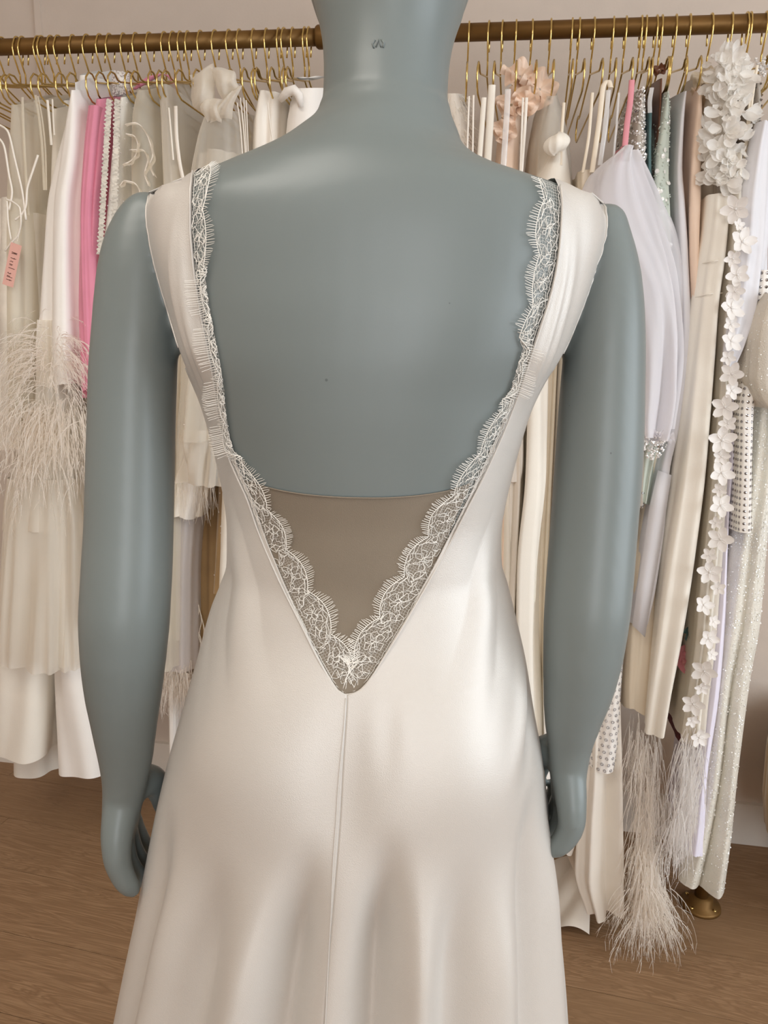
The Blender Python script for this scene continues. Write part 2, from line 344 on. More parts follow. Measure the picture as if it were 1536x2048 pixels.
def loft(rows, cap=True):
    mb = MB(); rows = np.array(rows); n = rows.shape[1]; mb.grid(rows, True)
    if cap:
        mb.F.append(tuple(range(n))[::-1]); mb.F.append(tuple((len(rows)-1)*n+i for i in range(n)))
    return mb
body = MB()
def join(a, b): a.add(np.concatenate(b.V), b.F)
ztop, zbot = tz[0], tz[-1]
join(body, loft([ring(z) for z in np.linspace(ztop, zbot, 90)]))
# neck and nape up to the skull
NECK = [(-150, 690, 870, 0.05, 0.70), (-110, 650, 908, 0.075, 0.695), (-60, 618, 940, 0.085, 0.685), (0, 626, 932, 0.078, 0.68), (30, 633, 926, 0.071, 0.674), (60, 640, 915, 0.065, 0.668), (100, 646, 904, 0.060, 0.663), (150, 648, 897, 0.057, 0.658), (190, 647, 895, 0.056, 0.654), (225, 642, 898, 0.057, 0.652), (250, 628, 910, 0.06, 0.65), (275, 612, 920, 0.062, 0.65)]
rows = []
nz, nl, nr, nb, ny = [], [], [], [], []
for v, a, b, d, y in NECK:
    A, B = pl(a, v, y), pl(b, v, y); nz.append((A[2]+B[2])/2); nl.append(A[0]); nr.append(B[0]); nb.append(d); ny.append(y)
for z in np.linspace(nz[0], nz[-1], 30):
    t = np.arange(48)*2*PI/48; L, R, D, Y = (pchip(nz, q_, z) for q_ in (nl, nr, nb, ny))
    rows.append(np.stack([(L+R)/2+(R-L)/2*np.sin(t), Y-D*np.cos(t), np.full(48, z)], -1))
join(body, loft(rows))
hx = (nl[2]+nr[2])/2; hz = nz[2]+0.052; rows = []
for i in range(1, 24):   # smooth abstract head with a chin and brow
    p = PI*i/24; rr = math.sin(p)**0.85; zz = hz+0.118*math.cos(p); t = np.arange(48)*2*PI/48
    fwd = 0.03*max(0, -math.cos(p)); nose = 0.014*np.exp(-((np.cos(t)+1)/0.05)**2)*math.exp(-((p-1.75)/0.22)**2)
    rows.append(np.stack([hx+0.075*rr*np.sin(t), 0.70+fwd*1.0-(0.098*rr+nose)*np.cos(t), np.full(48, zz)], -1))
join(body, loft(rows))
def limb(rows_, n=32, round_top=True):
    """rows: (row, u0, u1, y, depth ratio)"""
    P = []
    for v, a, b, y, k in rows_:
        A, B = pl(a, v, y), pl(b, v, y); P.append(((A+B)/2, np.linalg.norm(B-A)/2, k))
    s_ = np.arange(len(P)); ss = np.linspace(0, len(P)-1, len(P)*5)
    C = np.stack([pchip(s_, [p[0][i] for p in P], ss) for i in range(3)], -1); R = pchip(s_, [p[1] for p in P], ss); K = pchip(s_, [p[2] for p in P], ss)
    t = np.arange(n)*2*PI/n
    rw = [np.stack([C[i, 0]+R[i]*np.sin(t), C[i, 1]-R[i]*K[i]*np.cos(t), np.full(n, C[i, 2])], -1) for i in range(len(ss))]
    return loft(rw)
ARM_L = [(388, 275, 318, .652, 1.2), (400, 258, 335, .65, 1.15), (434, 232, 350, .65, 1.05), (486, 210, 357, .648, 1.0), (560, 196, 359, .645, 1.0), (650, 188, 356, .64, 1.0), (750, 181, 352, .636, 1.0), (850, 178, 349, .631, 1.0), (950, 175, 347, .626, 1.0), (1050, 172, 345, .621, 1.0), (1150, 166, 342, .616, 1.0),
    (1230, 162, 338, .613, 1.0), (1300, 164, 332, .613, .98), (1380, 172, 323, .615, .95), (1450, 185, 313, .618, .92), (1520, 199, 304, .622, .9), (1560, 205, 296, .624, .9), (1600, 206, 286, .626, .95), (1650, 206, 276, .628, 1.1), (1680, 211, 266, .634, 1.25), (1696, 224, 256, .640, 1.2)]
ARM_R = [(410, 1190, 1232, .652, 1.2), (425, 1176, 1248, .65, 1.15), (455, 1160, 1258, .65, 1.05), (500, 1148, 1271, .648, 1.0), (560, 1140, 1282, .645, 1.0), (650, 1133, 1288, .64, 1.0), (750, 1124, 1288, .636, 1.0), (850, 1116, 1286, .631, 1.0), (950, 1109, 1281, .626, 1.0), (1050, 1102, 1273, .621, 1.0), (1150, 1094, 1265, .616, 1.0),
    (1230, 1089, 1257, .613, 1.0), (1300, 1087, 1246, .613, .98), (1380, 1087, 1226, .615, .95), (1450, 1090, 1199, .618, .92), (1500, 1096, 1182, .622, .9), (1550, 1100, 1173, .624, .95), (1595, 1103, 1168, .632, 1.25), (1620, 1118, 1156, .640, 1.2)]
join(body, limb(ARM_L)); join(body, limb(ARM_R))
def digit(pts, r0, r1):
    P = [pl(u, v, y) for u, v, y in pts]; s_ = np.arange(len(P)); ss = np.linspace(0, len(P)-1, 14)
    C = np.stack([pchip(s_, [p[i] for p in P], ss) for i in range(3)], -1)
    R = np.linspace(r0, r1, 14); R[-1] *= 0.55; R[-2] *= 0.88
    mb = MB(); mb.tube(C, R, 12); join(body, mb)
# left hand: little finger nearest, the others curl inward behind the skirt
digit([(242, 1615, .622), (234, 1670, .612), (234, 1715, .607), (250, 1760, .606), (275, 1787, .609)], .0165, .0085)
digit([(248, 1655, .632), (256, 1712, .630), (280, 1752, .633), (312, 1774, .638)], .0088, .0075)
digit([(254, 1640, .651), (266, 1690, .651), (291, 1730, .656), (320, 1752, .664)], .0088, .0075)
digit([(258, 1610, .669), (273, 1655, .672), (294, 1694, .680), (322, 1722, .690)], .0088, .0072)
digit([(268, 1565, .640), (299, 1560, .652), (321, 1585, .664), (334, 1635, .676)], .0180, .009)
# right hand
digit([(1136, 1545, .622), (1142, 1600, .612), (1143, 1648, .607), (1122, 1687, .607), (1088, 1704, .610)], .0160, .0085)
digit([(1128, 1600, .632), (1119, 1640, .632), (1096, 1668, .636), (1064, 1686, .642)], .0088, .0075)
digit([(1124, 1580, .651), (1112, 1616, .653), (1088, 1643, .659), (1056, 1664, .668)], .0088, .0075)
digit([(1120, 1560, .669), (1106, 1592, .674), (1082, 1620, .682), (1050, 1645, .692)], .0088, .0072)
digit([(1112, 1500, .640), (1086, 1505, .652), (1072, 1540, .664), (1062, 1590, .676)], .017, .009)
# legs under the skirt
for sx in (-1, 1):
    cx0 = (xleft(zbot)+xright(zbot))/2
    P = [(cx0+sx*.075, YC, zbot+.03, .082), (cx0+sx*.08, YC, .62, .07), (cx0+sx*.085, YC-.005, .48, .052), (cx0+sx*.09, YC-.012, .34, .052), (cx0+sx*.095, YC-.01, .12, .032), (cx0+sx*.1, YC-.005, .06, .034), (cx0+sx*.1, YC+.04, .028, .03), (cx0+sx*.105, YC+.13, .016, .022)]
    mb = MB(); mb.tube([p[:3] for p in P], [p[3] for p in P], 16); join(body, mb)
raw = body.build('raw_body', None)
md = raw.modifiers.new('r', 'REMESH'); md.mode = 'VOXEL'; md.voxel_size = 0.0031; md.use_smooth_shade = True
m2 = raw.modifiers.new('s', 'SMOOTH'); m2.factor = 0.5; m2.iterations = 7
dg = bpy.context.evaluated_depsgraph_get()
bme = bpy.data.meshes.new_from_object(raw.evaluated_get(dg)); bme.name = 'mannequin_body'
bpy.data.objects.remove(raw)
co = np.zeros(len(bme.vertices)*3); bme.vertices.foreach_get('co', co); co = co.reshape(-1, 3)
polys = [tuple(p.vertices) for p in bme.polygons]
BV = BVHTree.FromPolygons([Vector(c) for c in co], polys)
base = l2w(np.array([(xleft(zbot)+xright(zbot))/2, YC, 0.0]))
man = empty('mannequin', (float(base[0]), float(base[1]), 0), 'matte grey-blue full-body shop mannequin seen from behind, wearing the satin gown', 'mannequin')
bme.vertices.foreach_set('co', (l2w(co)-np.array([base[0], base[1], 0])).ravel()); bme.update()
bme.polygons.foreach_set('use_smooth', [True]*len(bme.polygons)); bme.materials.clear(); bme.materials.append(M['paint'])
ob = bpy.data.objects.new('body', bme); COL.objects.link(ob); ob.parent = man
# moulded stamp on the nape
def hit(u, v):
    d = FWL+RTL*(u-768)/F_PX-UPL*(v-1024)/F_PX; h = BV.ray_cast(Vector((0, 0, CAM_H)), Vector(d).normalized())
    return (np.array(h[0]), np.array(h[1])) if h[0] is not None else None
mb = MB()
for pts in (((752, 94), (758, 78), (762, 94)), ((748, 96), (745, 88), (750, 80)), ((766, 95), (768, 87), (763, 79))):
    mb.tube([hit(*p)[0]+hit(*p)[1]*0.0002 for p in pts], 0.0007, 6)
mb.build('nape_stamp', M['paint'], man, local=True)

# ------------------------------------------------------------------ the satin gown
gown = empty('wedding_gown', (float(base[0]), float(base[1]), 0), 'ivory satin gown with a deep lace-edged V back on the mannequin', 'dress')
SK = [(1060, 461, 996), (1120, 458, 1001), (1160, 446, 1012), (1200, 430, 1022), (1300, 402, 1046), (1400, 374, 1062), (1500, 345, 1080), (1600, 321, 1089), (1700, 301, 1094), (1800, 282, 1100), (1900, 261, 1106), (2048, 232, 1115), (2500, 150, 1145)]
# dress outline left/right as functions of height: bodice follows the torso, skirt flares
gzl, gxl, gzr, gxr = [], [], [], []
for v, a, b in SK[1:]:
    A, B = pl(a, v, YC), pl(b, v, YC); gzl.append(A[2]); gxl.append(A[0]); gzr.append(B[2]); gxr.append(B[0])
OFF = 0.0028
for z in np.linspace(tz[17]+0.005, 1.47, 12):
    gzl.append(z); gxl.append(float(xleft(z))-OFF); gzr.append(z); gxr.append(float(xright(z))+OFF)
zf = 0.02
for lst, x, s in ((gzl, gxl, -1), (gzr, gxr, 1)):
    zmin = min(lst); i = lst.index(zmin)
    if zmin > zf: lst.append(zf); x.append(x[i]+s*(zmin-zf)*(0.22 if s < 0 else 0.12))
def gL(z): return pchip(gzl, gxl, z)
def gR(z): return pchip(gzr, gxr, z)
z1500 = pl(700, 1500, YC)[2]; z1060 = tz[17]
# half depth of the gown towards the back
gb = [(1.47, bhalf(1.47)+OFF)]+[(z, float(bhalf(z))+OFF) for z in np.linspace(1.45, z1060-0.06, 10)]
gb += [(1.06, .122), (1.00, .134), (.94, .142), (.88, .147), (.80, .156), (.68, .178), (.4, .26), (.0, .38)]
def gB(z): return pchip([q_[0] for q_ in gb], [q_[1] for q_ in gb], z)
SEAM = [(692, 1392), (688, 1450), (681, 1520), (674, 1600), (667, 1700), (660, 1850), (650, 2048)]
def gown_pt(th, z, folds=True):
    """th: 0 at the spine, + to the right; vectorised over th"""
    th = np.asarray(th, float); L, R = gL(z), gR(z); lowf = sm(1.2, 0.9, z); n = 2.25*(1-lowf)+2.05*lowf; e = 2.0/n
    cx = (L+R)/2; a = (R-L)/2; b = gB(z)
    x = cx+a*sp(np.sin(th), e); y = YC-b*sp(np.cos(th), e)
    if folds:
        d = np.zeros_like(th); low = float(sm(1.02, 0.70, z)); t = np.degrees(th)
        bk = math.exp(-((z-1.02)/0.06)**2)
        d += 0.0125*bk*(np.exp(-((t+33)/24)**2)+np.exp(-((t-33)/24)**2))-0.006*math.exp(-((z-1.0)/.06)**2)*np.exp(-((t+2)/8)**2)
        def fold(t0, t1, w0, w1, am, zs=0.985, zw=0.06):
            k = float(sm(zs, zs-zw*2, z)); f = float(np.clip((1.0-z)/0.22, 0, 2.2)); c = t0+(t1-t0)*f; w_ = w0+(w1-w0)*f
            return 1.55*am*k*np.exp(-((t-c)/w_)**2)
        d += fold(-9, -13, 4.5, 6, -.017, .985)+fold(-19, -24, 6, 6, .008, .96)+fold(-33, -37, 6, 6, -.011, .96)+fold(-47, -50, 7, 8, .007, .95)+fold(-60, -63, 7, 7, -.010, .97)
        d += fold(9, 9, 4.5, 6, -.018, .995)+fold(19, 17, 5, 5, .010, .97)+fold(30, 27, 6, 6, -.010, .965)+fold(44, 41, 7, 6, .007, .95)+fold(58, 56, 6, 6, -.011, 1.0)+fold(73, 72, 5, 5, .006, .97)
        d += 0.010*low*np.sin(np.radians(t)*9+1.0)*(np.abs(t) > 85)
        # pulls running from the hip and waist
        d += .0035*math.exp(-((z-1.045)/.03)**2)*np.exp(-((t-58-(z-1.045)*300)/5)**2)-.003*math.exp(-((z-1.03)/.03)**2)*np.exp(-((t-64-(z-1.03)*300)/4)**2)
        d += .0040*math.exp(-((z-1.13)/.065)**2)*np.maximum(np.sin((np.abs(t)-(z-1.13)*260)/6.0), -.25)*np.exp(-((np.abs(t)-52)/20)**2)
        d += .0007*math.exp(-((z-1.055)/.03)**2)*np.sin(t/1.7)*np.exp(-((t-8)/7)**2)
        nx_, ny_ = sp(np.sin(th), 1), -sp(np.cos(th), 1)
        x = x+d*nx_; y = y+d*ny_
    return np.stack([x, y, np.full_like(th, float(z))], -1)
# gown form used to lay out the neckline
form = MB(); fz = np.linspace(1.44, 0.3, 120); tt = np.linspace(-PI, PI, 121)
form.grid([gown_pt(tt, z, False) for z in fz])
FBV = BVHTree.FromPolygons([Vector(c) for c in np.concatenate(form.V)], form.F)
def hitf(u, v, tree):
    d = FWL+RTL*(u-768)/F_PX-UPL*(v-1024)/F_PX; h = tree.ray_cast(Vector((0, 0, CAM_H)), Vector(d).normalized())
    return np.array(h[0]) if h[0] is not None else None
VL = [(392, 352), (389, 400), (389, 450), (393, 510), (401, 575), (412, 640), (424, 700), (436, 760), (446, 830), (462, 900), (482, 950), (500, 990), (524, 1060), (552, 1130), (583, 1200), (613, 1262), (640, 1318), (664, 1360), (680, 1382), (694, 1390)]
VR = [(1113, 378), (1116, 410), (1113, 470), (1104, 540), (1090, 600), (1072, 655), (1052, 715), (1030, 780), (1008, 840), (985, 895), (960, 950), (940, 990), (905, 1060), (872, 1125), (832, 1200), (797, 1262), (765, 1315), (735, 1362), (714, 1384), (694, 1390)]
def th_of(p):
    L, R = gL(p[2]), gR(p[2]); a = (R-L)/2; n = 2.25*(1-sm(1.2, .9, p[2]))+2.05*sm(1.2, .9, p[2])
    s = np.clip((p[0]-(L+R)/2)/a, -1, 1); return float(np.sign(s)*math.asin(min(1.0, abs(s)**(n/2))))
def edge_theta(E):
    zs, ths = [], []
    for u, v in E:
        if v < 690: continue
        p = hitf(u, v, FBV)
        if p is None: continue
        zs.append(p[2]); ths.append(th_of(p))
    return zs, ths
zvl, tvl = edge_theta(VL); zvr, tvr = edge_theta(VR)
ZV = min(zvl); ZT = min(max(zvl), max(zvr), float(pl(400, 735, YC)[2]))
TH_V = 0.5*(tvl[-1]+tvr[-1])
TOPA = math.radians(78)
skirt = MB()
ncol = 240
rows = []
for z in list(np.linspace(ZT, ZV, 70))+list(np.linspace(ZV, zf, 150))[1:]:
    if z > ZV+1e-6: a, b = float(pchip(zvr, tvr, z)), float(pchip(zvl, tvl, z))+2*PI
    else:
        k = float(sm(0, .02, ZV-z)); a, b = (TH_V if k >= 1 else tvr[-1]*(1-k)+TH_V*k), (TH_V if k >= 1 else tvl[-1]*(1-k)+TH_V*k)+2*PI
    s = np.linspace(0, 1, ncol+1); s = s-0.099*np.sin(2*PI*s)   # closer columns at the back
    th = a+(b-a)*s; th = (th+PI) % (2*PI)-PI
    rows.append(gown_pt(th, z))
skirt.grid(rows, flip=True)
# straps: from the bodice top up over the shoulders and down to the front
def strap(inner, outer, side, mbs):
    k0 = [float(np.linalg.norm(np.array(a)-np.array(b))) for a, b in zip(inner[1:], inner[:-1])]
    si = np.concatenate([[0], np.cumsum(k0)]); si /= si[-1]
    k1 = [float(np.linalg.norm(np.array(a)-np.array(b))) for a, b in zip(outer[1:], outer[:-1])]
    so = np.concatenate([[0], np.cumsum(k1)]); so /= so[-1]
    rows = []; NC = 18; NRW = 60
    for s in np.linspace(0, 1, NRW):
        i2 = np.array([pchip(si, [p[k] for p in inner], s) for k in (0, 1)]); o2 = np.array([pchip(so, [p[k] for p in outer], s) for k in (0, 1)])
        row = []
        for c in np.linspace(0, 1, NC):
            u, v = i2+(o2-i2)*c
            h = hit(u, v)
            p = None
            if h is not None:
                p, N = h
                crease = 0.0026*math.sin(PI*c)*math.sin(s*5+c*4.0*side)+0.0034*math.exp(-((c-(.82-.6*s))/.10)**2)*math.sin(PI*s)+0.0026*math.exp(-((c-(.50-.4*s))/.08)**2)*math.sin(PI*s)
                lift = OFF-.0003*float(sm(.75, 1, s))+0.0035*math.sin(PI*min(1, s*1.05))*math.sin(PI*c)**0.6
                p = p+N*(lift+crease)
                if s < .40:   # settle on the bodice surface below
                    zz = p[2]; q_ = gown_pt(np.array([th_of(p)]), zz)[0]; w_ = float(sm(.40, .14, s)); q_ = q_+N*.00025; p = p*(1-w_)+q_*w_ if abs(q_[1]-p[1]) < .02 else p
            row.append(p)
        for k in range(NC):
            if row[k] is None:
                good = [j for j in range(NC) if row[j] is not None]
                row[k] = row[min(good, key=lambda j: abs(j-k))].copy() if good else None
        if row[0] is None: continue
        rows.append(np.array(row))
    # over the top and down the front
    last = rows[-1]
    C = np.stack([last[:, 0], np.full(NC, YC+0.005), last[:, 2]-0.045], -1)
    f0 = np.arctan2(last[:, 2]-C[:, 2], C[:, 1]-last[:, 1])
    for s in np.linspace(0.08, 1, 16):
        row = []
        for k in range(NC):
            a = f0[k]+(math.radians(172)-f0[k])*s; d = Vector((0, -math.cos(a), math.sin(a)))
            h = BV.ray_cast(Vector(C[k])+d*0.25, -d)
            row.append(np.array(h[0])+np.array(h[1])*(.0026+.001*s) if h[0] is not None else rows[-1][k])
        rows.append(np.array(row))
    last = rows[-1].copy(); zt = last[:, 2].mean()
    for z in np.linspace(zt-0.01, 1.335, 10):
        row = []
        for k in range(NC):
            f = (zt-z)/(zt-1.335); x = last[k, 0]*(1-.35*f); h = BV.ray_cast(Vector((x, YC+.4, z)), Vector((0, -1, 0)))
            row.append(np.array(h[0])+np.array((0, OFF, 0)) if h[0] is not None else rows[-1][k])
        rows.append(np.array(row))
    mbs.grid(rows, flip=(side > 0))
    return rows
IL = [(x, y) for x, y in VL if y <= 905][::-1]; OL = [(441, 900), (428, 850), (405, 795), (382, 742), (363, 690), (345, 630), (325, 565), (309, 500), (299, 440), (297, 400), (302, 382)]
IR = [(x, y) for x, y in VR if y <= 900][::-1]; OR = [(1024, 900), (1040, 850), (1066, 798), (1097, 745), (1127, 690), (1150, 635), (1176, 570), (1198, 505), (1211, 450), (1211, 420), (1200, 405)]
sl, sr = MB(), MB()
RL = strap(IL, OL, -1, sl); RR = strap(IR, OR, 1, sr)
SATIN_BODY = skirt.build('gown_body', M['satin'], gown, local=True)
for s_ in (sl, sr): s_.build('shoulder_strap', M['satin'], gown, local=True)
for o in [SATIN_BODY]:
    md = o.modifiers.new('thick', 'SOLIDIFY'); md.thickness = 0.0009; md.offset = -1
# front bodice facing between the straps is part of gown_body (it wraps the chest); a raised back seam
mb = MB()
zs = np.linspace(ZV-0.002, 0.06, 90)
sz = [hitf(u, v, FBV)[2] for u, v in SEAM]; st = [th_of(hitf(u, v, FBV)) for u, v in SEAM]
pts = [gown_pt(np.array([float(pchip(sz, st, z))]), z)[0]+np.array((0, -0.0004, 0)) for z in zs]
mb.tube([p+np.array((0, .0003, 0)) for p in pts], 0.0006, 6)
mb.build('back_seam', M['satin'], gown, local=True)

# nude mesh panel filling the lower V
TOPE = [(486, 962), (520, 972), (560, 982), (620, 991), (690, 996), (760, 997), (820, 994), (870, 988), (905, 981), (945, 968)]
rows = []; PN = 44
ez = [(u, hitf(u, v, FBV)) for u, v in TOPE]
def tv(side, z): return float(pchip(zvl, tvl, z) if side < 0 else pchip(zvr, tvr, z))
tx_ = [th_of(p) for _, p in ez]; tzz = [p[2] for _, p in ez]
for k in range(31):
    f = k/30; row = []
    for j in range(PN):
        g = j/(PN-1); ta = tx_[0]+(tx_[-1]-tx_[0])*g; ztp = float(pchip(tx_, tzz, ta)); zb = ZV-0.012
        z = ztp+(zb-ztp)*f; lim = 1.0-0.55*max(0, f-0.0)*0.9; th = ta*(1-f*0.72)+TH_V*f*0.72
        p = gown_pt(np.array([th]), z, False)[0]; c = np.array(((gL(z)+gR(z))/2, YC, z)); d = p-c; L_ = np.linalg.norm(d)
        row.append(c+d*(1-0.0017/L_))
    rows.append(row)
mb = MB(); mb.grid(rows); pn = mb.build('mesh_panel', M['mesh_panel'], gown, local=True); tag(pn, 'sheer nude mesh filling the V back')
mb = MB(); mb.tube(np.array(rows[0])+np.array((0, -.0004, 0)), 0.0006, 6); mb.build('panel_edge', M['mesh_panel'], gown, local=True)

# ------------------------------------------------------------------ lace along the neckline
def surf(p, off):
    h = BV.find_nearest(Vector(p)); return np.array(h[0])+np.array(h[1])*off, np.array(h[1])
edge = []   # (point, row)
for E, rev in ((VL, False), (VR[:-1], True)):
    EE = E[::-1] if rev else E
    dd = np.concatenate([[0], np.cumsum([math.dist(a, b) for a, b in zip(EE[1:], EE[:-1])])])
    for s in np.linspace(0, dd[-1], 260 if not rev else 258):
        u, v = float(pchip(dd, [p[0] for p in EE], s)), float(pchip(dd, [p[1] for p in EE], s))
        h = hit(u, v)
        if h is None: continue
        edge.append((h[0], v, -1 if not rev else 1))
EP = np.array([e[0] for e in edge])
ker = np.ones(5)/5
for k in range(3): EP[2:-2, k] = np.convolve(EP[:, k], ker, 'valid')
EV = np.array([e[1] for e in edge]); ES = np.array([e[2] for e in edge])
ARC = np.concatenate([[0], np.cumsum(np.linalg.norm(np.diff(EP, axis=0), axis=1))]); LT = ARC[-1]
ET = np.gradient(EP, axis=0); ET /= np.linalg.norm(ET, axis=1)[:, None]
ET = np.stack([np.convolve(np.pad(ET[:, k], 6, 'edge'), np.ones(13)/13, 'valid') for k in range(3)], -1)
ENn = np.array([np.array(BV.find_nearest(Vector(p))[1]) for p in EP])
ENn = np.stack([np.convolve(np.pad(ENn[:, k], 6, 'edge'), np.ones(13)/13, 'valid') for k in range(3)], -1)
EI = np.cross(ENn, ET); EI /= np.linalg.norm(EI, axis=1)[:, None]
mid = len(EP)//2
if np.dot(EI[mid//2], np.array((1., 0, 0.2))) < 0: EI = -EI
def at_s(A, s): return np.array([np.interp(s, ARC, A[:, k]) for k in range(3)])
PER = 0.037
def lw(s):   # lace width to the scallop line
    v = np.interp(s, ARC, EV); side = np.interp(s, ARC, ES)
    w0 = np.interp(v, [350, 500, 650, 820, 960, 1050, 1400], [.011, .008, .009, .009, .012, .016, .016]) if side < 0 else np.interp(v, [370, 480, 640, 820, 950, 1050, 1400], [.013, .017, .011, .010, .014, .018, .017])
    return w0+np.interp(v, [350, 950, 1050], [.004, .004, .0065])*abs(math.sin(PI*s/PER))**0.8
def foldat(s):
    v = np.interp(s, ARC, EV); side = np.interp(s, ARC, ES)
    if side < 0: return float(np.interp(v, [440, 560, 900, 965], [.03, .0085, .0075, .03]))
    return float(np.interp(v, [640, 700, 780, 860], [.03, .0085, .0085, .03]))
def lace_pt(s, u, h=0.0):
    s = min(max(s, 0), LT); f = foldat(s); P = at_s(EP, s); I = at_s(EI, s)
    if u > f:
        e = u-f; uu = f-e; hh = 0.0022*min(1, e/.003)+h
    else: uu = u; hh = h+0.0008*math.sin(PI*min(1, max(0, u/f)))
    base_off = 0.0026 if uu < 0.001 else 0.0020
    if uu < 0: base_off = OFF+0.0062
    p, N = surf(P+I*uu, base_off+hh); return p
TH = MB()
def thread(pts, r=0.00036):
    r *= 0.68
    TH.tube([lace_pt(a+.0013*math.sin(a*700+b*500)+.0009*math.sin(a*1700+b*900), max(.0003, b+.0011*math.sin(a*900+b*1300)*min(1, b/.003)), c) if r < .00034 else lace_pt(a, b, c) for a, b, c in pts], r, 4, cap=False)
ns = int(LT/0.0016)
net = MB(); rows = []; uvs = []
for k in range(ns+1):
    s = LT*k/ns; W_ = lw(s); rows.append([lace_pt(s, W_*g) for g in np.linspace(0.0, 1, 9)]); uvs.append([(s/0.0021, W_*g/0.0021) for g in np.linspace(0.0, 1, 9)])
net.grid(rows); no = net.build('lace_net', M['net'], gown, local=True); tag(no, 'fine white net ground of the neckline lace')
ul = no.data.uv_layers.new(name='UVMap'); uf = [x for r_ in uvs for x in r_]
for lp_ in no.data.loops: ul.data[lp_.index].uv = uf[lp_.vertex_index]
for dw, r in ((0, .00050), (-.0017, .00040), (-.0031, .00028)):   # corded scallop edge
    thread([(s, lw(s)+dw, .0004) for s in np.linspace(0, LT, ns)], r)
thread([(s, .0012, .0003) for s in np.linspace(0, LT, ns//2)], .0003)
s = 0.001
while s < LT:   # eyelash fringe
    ph = abs(math.sin(PI*s/PER)); ln = 0.0038+0.0042*ph*random.uniform(.8, 1.1)
    k = random.uniform(-.001, .001); sl_ = (0.5-((s/PER) % 1))*.5
    W_ = lw(s); TH.tube([lace_pt(s+sl_*-q_*.004+k*q_*q_, W_+ln*q_, .0003+.0012*q_) for q_ in (0, .35, .7, 1)], [.00030, .00028, .00024, .00015], 4, cap=False)
    s += random.uniform(.00125, .0019)
npd = int(LT/PER)
for i in range(npd+1):   # one blossom, leaf sprays and wandering vines per scallop
    c = (i+.5)*PER; 
    if c > LT: break
    W_ = lw(c); r0 = W_*0.40; cu = W_*.50
    for j in range(6):
        a0 = j*PI/3+i; pts = []
        for q_ in np.linspace(0, 2*PI, 11):
            rr = r0*(.55+.35*math.cos(q_)); pts.append((c+rr*math.cos(a0+.42*math.sin(q_)), cu+rr*math.sin(a0+.42*math.sin(q_))*.9, .0005))
        thread([(a, max(.0005, min(lw(min(max(a, 0), LT))-.001, b)), h) for a, b, h in pts], .00036)
    thread([(c+r0*.2*math.cos(t), cu+r0*.2*math.sin(t), .0006) for t in np.linspace(0, 2*PI, 8)], .0004)
    for sg in (-1, 1):
        for j in range(3):
            ls, lu = c+sg*PER*(.30+.07*j), W_*(.22+.2*j)*.9; a0 = random.uniform(0, PI); L_ = .0042
            thread([(ls+L_*math.cos(t)*math.cos(a0)-L_*.42*math.sin(t)*math.sin(a0), max(.0004, min(lw(min(max(ls, 0), LT))-.0008, lu+L_*math.cos(t)*math.sin(a0)+L_*.42*math.sin(t)*math.cos(a0))), .0005) for t in np.linspace(0, 2*PI, 10)], .00032)
        u0 = random.uniform(.2, .4)*W_
        thread([(c+sg*PER*q_*.5, max(.0004, min(.9*lw(min(max(c+sg*PER*q_*.5, 0), LT)), u0+.003*math.sin(q_*7+i))), .0004) for q_ in np.linspace(0.1, 1.0, 12)], .00032)
        thread([(c+sg*PER*(.2+.3*q_), max(.0004, min(.9*lw(min(max(c+sg*PER*(.2+.3*q_), 0), LT)), W_*.75-.004*math.sin(q_*5+i*2)-.004*q_)), .0004) for q_ in np.linspace(0, 1, 9)], .0003)
to = TH.build('lace_embroidery', M['thread'], gown, local=True); to['kind'] = 'stuff'; tag(to, 'white corded floral lace with an eyelash scallop edge')
# rolled binding on the neckline
mb = MB()
mb.tube([surf(at_s(EP, s)-at_s(EI, s)*.0006, OFF+.0011)[0] for s in np.linspace(0, LT, 420)], 0.0009, 6)
mb.build('neckline_binding', M['satin'], gown, local=True)
mb = MB()
for R_ in (RL, RR):
    mb2 = MB(); mb2.tube([r_[-1] for r_ in R_[24:60]], 0.0008, 6); mb2.build('armhole_binding', M['satin'], gown, local=True)

# ------------------------------------------------------------------ clothes rail
YR = 1.80; ZR = 2.003; RR_ = 0.0172
def rail_x(u): return float(px(u, 90-0.0247*u, YR)[0])
rail = empty('clothes_rail', (rail_x(640), YR, 0), 'long brushed-brass pipe clothes rail standing along the back wall', 'clothes rail')
xc = rail_x(642); xp = float(px(1400, 1812, YR)[0])
for a, b in ((-2.05, xc), (xc, 1.25)):
    MB().tube([(a, YR, ZR), (b, YR, ZR)], RR_, 24).build('rail_pipe', M['brass'], rail)
mb = MB(); mb.tube([(xc-.010, YR, ZR), (xc-.006, YR, ZR), (xc+.03, YR, ZR), (xc+.034, YR, ZR)], [.021, .0235, .0235, .021], 24); mb.build('coupling', M['brass'], rail)
for xq in (-2.03, xp, 1.22):
    mb = MB(); mb.tube([(xq, YR, 0.02), (xq, YR, ZR-.015)], .0165, 20); p = mb.build('post', M['brass'], rail)
    mb = MB(); lathe(mb, (xq, YR, 0), [(.0, .03), (.028, .03), (.029, .012), (.047, .009), (.049, .004), (.049, 0), (0, 0)]); f = mb.build('floor_flange', M['brass'], rail)
    for k in range(4):
        a = PI/4+k*PI/2; MB().tube([(xq+.038*math.cos(a), YR+.038*math.sin(a), .008), (xq+.038*math.cos(a), YR+.038*math.sin(a), .0125)], .004, 8).build('screw', M['gold'], f)
